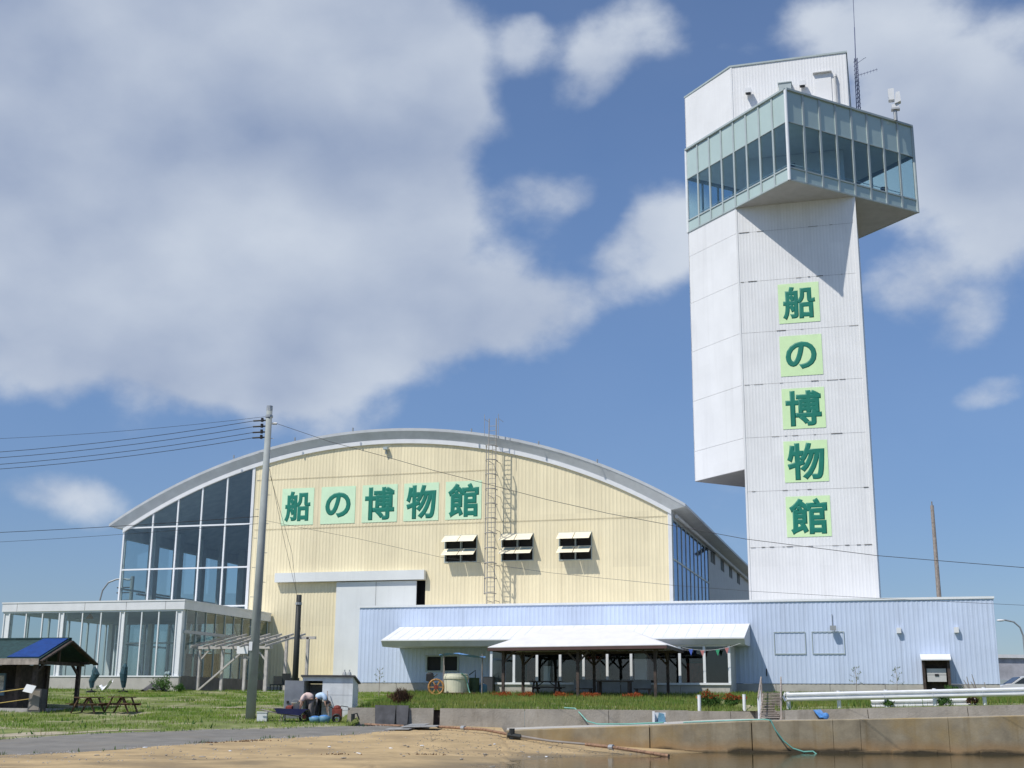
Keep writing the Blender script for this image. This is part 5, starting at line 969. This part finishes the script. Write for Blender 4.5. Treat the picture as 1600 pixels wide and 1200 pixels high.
t = thing('bent_lamp', 'distant curved street lamp left of the glazed hall corner', 'lamp', Q(-31.5, 100, 2.5)); MB().tube([Q(-31.6, 100, 2.4), Q(-31.55, 100, 9.5), Q(-31.4, 100, 10.3), Q(-31.0, 100, 10.9), Q(-30.4, 100, 11.15), Q(-29.6, 100, 11.2)], .06, 6).build('pole', m_gal, t); MB().ell(tuple(Q(-29.5, 100, 11.15)), .3, .15, .08).build('lantern', m_gal, t)
t = thing('far_pole', 'distant electricity pole seen beside the glazed hall corner', 'pole', Q(-29.6, 101, 2.5)); MB().tube([Q(-29.5, 101, 2.4), Q(-29.45, 101, 11.5)], .15, 8).build('shaft', m_pole, t)
for z in (10.6, 10.2, 9.6): MB().tube([Q(-30.6, 101, z), Q(-29.5, 101, z+.05)], .05, 6).ell(tuple(Q(-30.35, 101, z+.08)), .12, .12, .14).build('insulator', m_black, t)
CAR = thing('white_car', 'white car parked beyond the guardrail at the right edge', 'car', Q(32.9, 84, 2.55), YAW)
prof = [(-2.1, .30), (-2.1, .72), (-1.75, .86), (-1.25, .92), (-.55, 1.36), (.1, 1.45), (1.0, 1.42), (1.75, 1.0), (2.05, .95), (2.1, .35)]
MB().prism([(x, -.8, z) for x, z in prof], (0, 1.6, 0)).build('body', m_carw, CAR, world=False)
for s in (-1, 1):
    yv = .805*s; MB().prism([(x, yv, z) for x, z in [(-1.05, .96), (-.5, 1.30), (.05, 1.38), (.05, .96)]], (0, .01*s, 0)).build('window', m_glassdark, CAR, world=False); MB().prism([(x, yv, z) for x, z in [(.13, .96), (.13, 1.38), (.95, 1.35), (1.45, .98)]], (0, .01*s, 0)).build('window', m_glassdark, CAR, world=False)
    for x in (-1.3, 1.3):
        w = MB().tube([(x, .68*s, .32), (x, .84*s, .32)], .32, 18).build('wheel', m_black, CAR, world=False); MB().tube([(x, .84*s, .32), (x, .85*s, .32)], .2, 12).build('rim', m_gal, w, world=False)
MB().prism([(-1.2, -.68, .95), (-1.2, .68, .95), (-.57, .62, 1.36), (-.57, -.62, 1.36)], (-.015, 0, .02)).build('windscreen', m_glassdark, CAR, world=False)
for y in (-.6, .6): MB().box(-2.13, -2.09, y-.15, y+.15, .62, .76).build('headlight', m_white, CAR, world=False)
HV = thing('dead_driftwood', 'grey dead branches piled at the right end of the blue building', 'branches', Q(23.3, 66, 2.4))
for k in range(9):
    a = random.uniform(-1, 1); p = Q(22.9+.12*k, 66+random.uniform(-.3, .3), 2.2); MB().tube([p, p+Vector((a*.4, .1, .5)), p+Vector((a*.7, .1, random.uniform(.7, 1.4)))], [.06, .04, .015], 5).build('branch', m_steel, HV)

# ------------------------------------------------------------------ vegetation
def leafmat(name, a, c, sc_=2.0):
    m = bpy.data.materials.new(name); m.use_nodes = True; t = m.node_tree; n = t.nodes; b = n['Principled BSDF']; b.inputs['Roughness'].default_value = .6; b.inputs['Specular IOR Level'].default_value = .25
    g = n.new('ShaderNodeNewGeometry'); x = n.new('ShaderNodeTexNoise'); x.inputs['Scale'].default_value = sc_; x.inputs['Detail'].default_value = 6; t.links.new(g.outputs['Position'], x.inputs['Vector'])
    r = n.new('ShaderNodeMapRange'); t.links.new(x.outputs['Fac'], r.inputs[0]); r.inputs[1].default_value = .35; r.inputs[2].default_value = .68
    mi = n.new('ShaderNodeMix'); mi.data_type = 'RGBA'; t.links.new(r.outputs[0], mi.inputs[0]); mi.inputs[6].default_value = (*a, 1); mi.inputs[7].default_value = (*c, 1); t.links.new(mi.outputs[2], b.inputs['Base Color'])
    tr = n.new('ShaderNodeBsdfTranslucent'); t.links.new(mi.outputs[2], tr.inputs[0]); ms = n.new('ShaderNodeMixShader'); ms.inputs[0].default_value = .3; t.links.new(b.outputs[0], ms.inputs[1]); t.links.new(tr.outputs[0], ms.inputs[2]); t.links.new(ms.outputs[0], n['Material Output'].inputs[0]); return m
m_grass = leafmat('lawn_grass', (.12, .26, .022), (.31, .38, .07), .5); m_grass2 = leafmat('bank_grass', (.10, .20, .03), (.27, .29, .075), .7); m_dry = leafmat('dry_grass', (.30, .23, .10), (.16, .17, .05), 1.5)
m_weed = leafmat('weed_leaf', (.05, .13, .03), (.12, .21, .05), 3); m_flow = leafmat('rust_red_flower', (.30, .05, .02), (.45, .14, .03), 3); m_brown = leafmat('dead_leaf', (.09, .05, .03), (.17, .09, .05), 3); m_pale = leafmat('sapling_leaf', (.16, .22, .12), (.22, .26, .16), 3)
def blades(name, base, h, w, mat, parent=None, lean=.35):
    n = len(base); a = rng.uniform(0, 2*np.pi, n); dx, dy = np.cos(a)*w/2, np.sin(a)*w/2; la = rng.uniform(0, 2*np.pi, n); ll = h*rng.uniform(0, lean, n)
    V = np.zeros((n, 3, 3)); V[:, 0] = base; V[:, 1] = base; V[:, 0, 0] -= dx; V[:, 0, 1] -= dy; V[:, 1, 0] += dx; V[:, 1, 1] += dy
    V[:, 2, 0] = base[:, 0]+np.cos(la)*ll; V[:, 2, 1] = base[:, 1]+np.sin(la)*ll; V[:, 2, 2] = base[:, 2]+h
    me = bpy.data.meshes.new(name); me.vertices.add(3*n); me.vertices.foreach_set('co', V.reshape(-1)); me.loops.add(3*n); me.loops.foreach_set('vertex_index', np.arange(3*n)); me.polygons.add(n); me.polygons.foreach_set('loop_start', np.arange(0, 3*n, 3)); me.update(calc_edges=True)
    me.materials.append(mat); o = bpy.data.objects.new(name, me); C.objects.link(o)
    if parent: o.parent = parent; o.matrix_parent_inverse = parent.matrix_basis.inverted()
    return o
def field(n, u0, u1, v0, v1, z_off=-.02, mask=None):
    u = rng.uniform(u0, u1, n); v = rng.uniform(v0, v1, n); lo = land_lo(u)+.05; k = (v > lo) & (v < front_v(u)-.1)
    if mask is not None: k &= mask(u, v)
    u, v = u[k], v[k]; z = land_z(u, v)+z_off; return np.c_[CA*u-SA*v, SA*u+CA*v, z]
def patchy(f, t, p): return lambda u, v: (np.sin(u*f+p)+np.sin(v*f*1.3+p*2)+np.sin((u+v)*f*.7)+.8*np.sin(u*f*2.7-v*f*1.9)+rng.normal(0, .35, len(u))) > t
outside = lambda u, v: ~((u < -17.6) & (u > -30) & (v > 57.8) & (v < 62.2) & (CA*u-SA*v < -35.0))
pch = patchy(.9, -.75, 1.0)
base = field(150000, -34, -5.2, 43, 78, mask=lambda u, v: pch(u, v) & outside(u, v) & ~((np.abs(v-far_v(u)-1.5-.4*np.sin(u*1.1)) < .9) & (u < -12.3) & (rng.random(len(u)) < .93)) & ~((np.abs(v-60.2-.2*np.sin(u)) < .35) & (u > -16.5) & (u < -9) & (rng.random(len(u)) < .9)) & ~((v < far_v(u)+.5) & (rng.random(len(u)) < .7)))
tag(blades('lawn_grass', base, rng.uniform(.04, .15, len(base)), rng.uniform(.015, .035, len(base)), m_grass), kind='stuff')
base = field(90000, -6.2, 25, 48, 80, mask=lambda u, v: ~((u > 10.2) & (v < 50.9) & (rng.random(len(u)) < np.where((u > 13.4) & (u < 18), .97, .75)))); tag(blades('bank_grass', base, rng.uniform(.07, .27, len(base)), rng.uniform(.02, .045, len(base)), m_grass2), kind='stuff')
base = field(16000, -34, 25, 43, 80, mask=patchy(1.3, 1.0, 2.2)); tag(blades('dry_grass', base, rng.uniform(.08, .3, len(base)), rng.uniform(.015, .03, len(base)), m_dry), kind='stuff')
u = rng.uniform(-20, -5, 900); v = np.where(rng.random(900) < .5, near_v(u)+rng.normal(0, .22, 900), far_v(u)-np.abs(rng.normal(0, .2, 900))); k = np.sin(u*3.1)+np.sin(u*7.7+1) > .3; u, v = u[k], v[k]
base = np.c_[CA*u-SA*v, SA*u+CA*v, beach_z(u, v)]; tag(blades('edge_weeds', base, rng.uniform(.04, .14, len(base)), np.full(len(base), .03), m_weed), kind='stuff')
def bush(label, cat, u, v, r, h, n, mat, name='bush', lw=.05, lh=.1, stem=True, extra=None, group=None):
    z0 = gz(u, v); t = thing(name, label, cat, Q(u, v, z0), YAW, group); d = rng.normal(size=(n, 3)); d /= np.linalg.norm(d, axis=1)[:, None]; rad = rng.random(n)**.45
    lob = 1+.25*np.sin(d[:, 0]*5+u)+.2*np.sin(d[:, 2]*7+d[:, 1]*4); P = d*(rad*lob)[:, None]*np.array([r, r*.8, h/2])+np.array([0, 0, h*.48]); P[:, 2] = np.maximum(P[:, 2], .01)
    blades_local(t, 'foliage', P, rng.uniform(lh*.5, lh*1.3, n), np.full(n, lw), mat)
    if extra:
        k = P[:, 2] > h*.55; Pf = P[k][:extra[0]]+np.array([0, 0, .05]); blades_local(t, 'flowers', Pf, np.full(len(Pf), .09), np.full(len(Pf), .09), extra[1])
    if stem:
        b = MB()
        for k in range(5): a = random.uniform(0, 6.3); b.tube([(0, 0, -.05), (math.cos(a)*r*.3, math.sin(a)*r*.3, h*.4), (math.cos(a)*r*.6, math.sin(a)*r*.5, h*.75)], [.02, .014, .006], 4)
        b.build('stems', m_dwood, t, world=False)
    return t
def blades_local(t, name, P, h, w, mat):
    o = blades(name, P, h, w, mat, None, .9); o.parent = t; o['kind'] = 'stuff'; return o
bush('dead brown shrub on the bank above the dark draped mat', 'shrub', -4.75, 58, .52, .62, 1500, m_brown, lw=.03, lh=.16)
bush('bushy plant with rust red flowers right of the first white post', 'flower bush', 8.6, 57, .55, .62, 1300, m_weed, 'flower_bush', extra=(260, m_flow), group='red flowered bushes'); bush('low red flowered plant just left of the gangway', 'flower bush', 9.75, 57.6, .45, .45, 900, m_weed, 'flower_bush', extra=(220, m_flow), group='red flowered bushes')
bush('tuft of green weeds at the guardrail end beside the gangway', 'weeds', 11.1, 54.5, .35, .5, 600, m_weed, 'weed_clump')
bush('tall green weeds before the annex front plinth', 'weeds', -19.3, 73.6, .55, .85, 900, m_weed, 'weed_clump'); bush('rounded weed clump by the annex corner', 'weeds', -18.4, 73.8, .35, .45, 450, m_weed, 'weed_clump')
bush('green weeds growing in front of the small hatch', 'weeds', 22.6, 67.3, .5, .45, 700, m_weed, 'weed_clump'); bush('weed tuft against the spare guardrail beam near its left end', 'weeds', 14.3, 50.0, .22, .22, 260, m_weed, 'weed_clump', stem=False); bush('dark weed tuft before the middle of the spare guardrail beam', 'weeds', 16.4, 50.0, .28, .28, 320, m_weed, 'weed_clump', stem=False); bush('reddish weed tuft at the right end of the spare guardrail beam', 'weeds', 17.55, 50.1, .22, .28, 260, m_brown, 'weed_clump', stem=False)
for i, (u, x) in enumerate(((-.3, 'left of the pavilion posts'), (.9, 'below the second glazing bay'), (2.6, 'before the dark picnic table'), (4.1, 'before the low left bench'), (6.3, 'before the plank table'))): bush('low rust red flowers on the bank %s' % x, 'flower bush', u, 68.2-.28*u+.2, .5, .26, 420, m_flow, 'flower_bush', lh=.08, stem=False, group='red flowered bushes')
for u, v, h, lab in ((15.75, 60, 1.5, 'thin pale sapling before the blue wall, nearer the gangway'), (17.6, 60, 1.45, 'thin pale sapling before the blue wall, nearer the hatch'), (-7.15, 72.5, 1.55, 'spindly sapling at the left end of the blue wall')):
    z0 = gz(u, v); t = thing('sapling', lab, 'sapling', Q(u, v, z0), YAW, 'saplings before the blue wall'); b = MB().tube([(0, 0, 0), (.03, 0, h*.6), (0, .02, h)], [.02, .014, .006], 5); P = []
    for k in range(9): a = k*2.4; z = h*(.4+.06*k); L = .30*(1-.4*k/9); b.tube([(0, 0, z), (math.cos(a)*L, math.sin(a)*L, z+.12)], .005, 4); P += [(math.cos(a)*L*s, math.sin(a)*L*s, z+.12*s) for s in (.5, .7, .85, 1.0, 1.05)]
    b.build('stem', m_wood, t, world=False); P = np.array(P)+rng.normal(0, .02, (len(P), 3)); blades_local(t, 'leaves', P, np.full(len(P), .08), np.full(len(P), .05), m_pale)
# small debris on the beach
for k in range(70):
    u = random.uniform(-13, 2); v = random.uniform(33, 45)
    if v > float(near_v(u))-.3: continue
    z = float(beach_z(u, v)); b = MB(); r = random.uniform(.02, .06)
    b.ell((0, 0, 0), r*random.uniform(.8, 2.2), r, r*.5, 6, 4); o = b.build('beach_stone', m_white if k % 5 == 0 else m_conc, None, False); o.location = Q(u, v, z+r*.2); o.rotation_euler = (0, 0, random.uniform(0, 6)); tag(o, 'small pale shell fragment lying on the sand' if k % 5 == 0 else 'small grey stone lying on the brown sand', 'shell' if k % 5 == 0 else 'stone', 'shell fragments on the sand' if k % 5 == 0 else 'stones on the sand')
b = MB()
for k in range(5):
    u, v = ((-8.6, 42.6), (-8.2, 43.2), (-4.6, 36.5), (-9.4, 41.8), (-2.3, 37.5))[k]; P = np.c_[rng.normal(0, .25, 60), rng.normal(0, .1, 60), np.zeros(60)]; t = thing('seaweed_clump', ('dark seaweed clump at the near edge of the asphalt path', 'ragged seaweed clump beside the asphalt path edge', 'dark seaweed clump low on the open sand', 'thin seaweed wisps on the upper sand', 'small seaweed scrap near the waterline')[k], 'seaweed', Q(u, v, float(beach_z(u, v))+.01), YAW); blades_local(t, 'fronds', P, rng.uniform(.015, .05, 60), np.full(60, .05), m_brown)

def pebbles(name, u, v, z, r, mat):
    n = len(u); oc = np.array([[1, 0, 0], [-1, 0, 0], [0, 1, 0], [0, -1, 0], [0, 0, .6], [0, 0, -.6]]); fc = np.array([[0, 2, 4], [2, 1, 4], [1, 3, 4], [3, 0, 4], [2, 0, 5], [1, 2, 5], [3, 1, 5], [0, 3, 5]])
    P = np.c_[CA*u-SA*v, SA*u+CA*v, z]; V = P[:, None, :]+(oc[None]+rng.normal(0, .2, (n, 6, 3)))*r[:, None, None]; F = fc[None]+6*np.arange(n)[:, None, None]
    me = bpy.data.meshes.new(name); V = V.reshape(-1, 3); F = F.reshape(-1, 3); me.vertices.add(len(V)); me.vertices.foreach_set('co', V.reshape(-1)); me.loops.add(F.size); me.loops.foreach_set('vertex_index', F.reshape(-1)); me.polygons.add(len(F)); me.polygons.foreach_set('loop_start', np.arange(0, F.size, 3)); me.update(calc_edges=True); me.materials.append(mat)
    o = bpy.data.objects.new(name, me); C.objects.link(o); return tag(o, kind='stuff')
n = 2600; u = rng.uniform(-16, -3, n); e = rng.random(n); v = np.where(e < .45, near_v(u)+rng.normal(-.15, .3, n), np.where(e < .7, far_v(u)+rng.normal(0, .12, n), near_v(u)-rng.uniform(0, 11, n)**1.0)); k = (np.sin(u*2.3)+np.sin(u*5.9+v*2)+np.sin(v*3.1) > -.6)
u, v = u[k], v[k]; pebbles('gravel', u, v, beach_z(u, v)+.006, rng.uniform(.008, .03, len(u)), m_stone)
n = 1100; u = rng.uniform(-3, 4.5, n); v = rng.uniform(38, 51.8, n); k = v < np.where(u < -.3, 51.8, 45.7); u, v = u[k], v[k]; pebbles('shingle', u, v, beach_z(u, v)+.006, rng.uniform(.008, .035, len(u)), m_conc)
base = field(9000, -34, 25, 43, 80, mask=patchy(1.7, 1.4, 4.0)); tag(blades('broadleaf_weeds', base, rng.uniform(.06, .22, len(base)), rng.uniform(.06, .13, len(base)), m_weed, None, 1.2), kind='stuff')
base = field(1500, -6, 24, 50, 79); tag(blades('tall_stalks', base, rng.uniform(.22, .45, len(base)), rng.uniform(.012, .02, len(base)), m_dry, None, .3), kind='stuff')
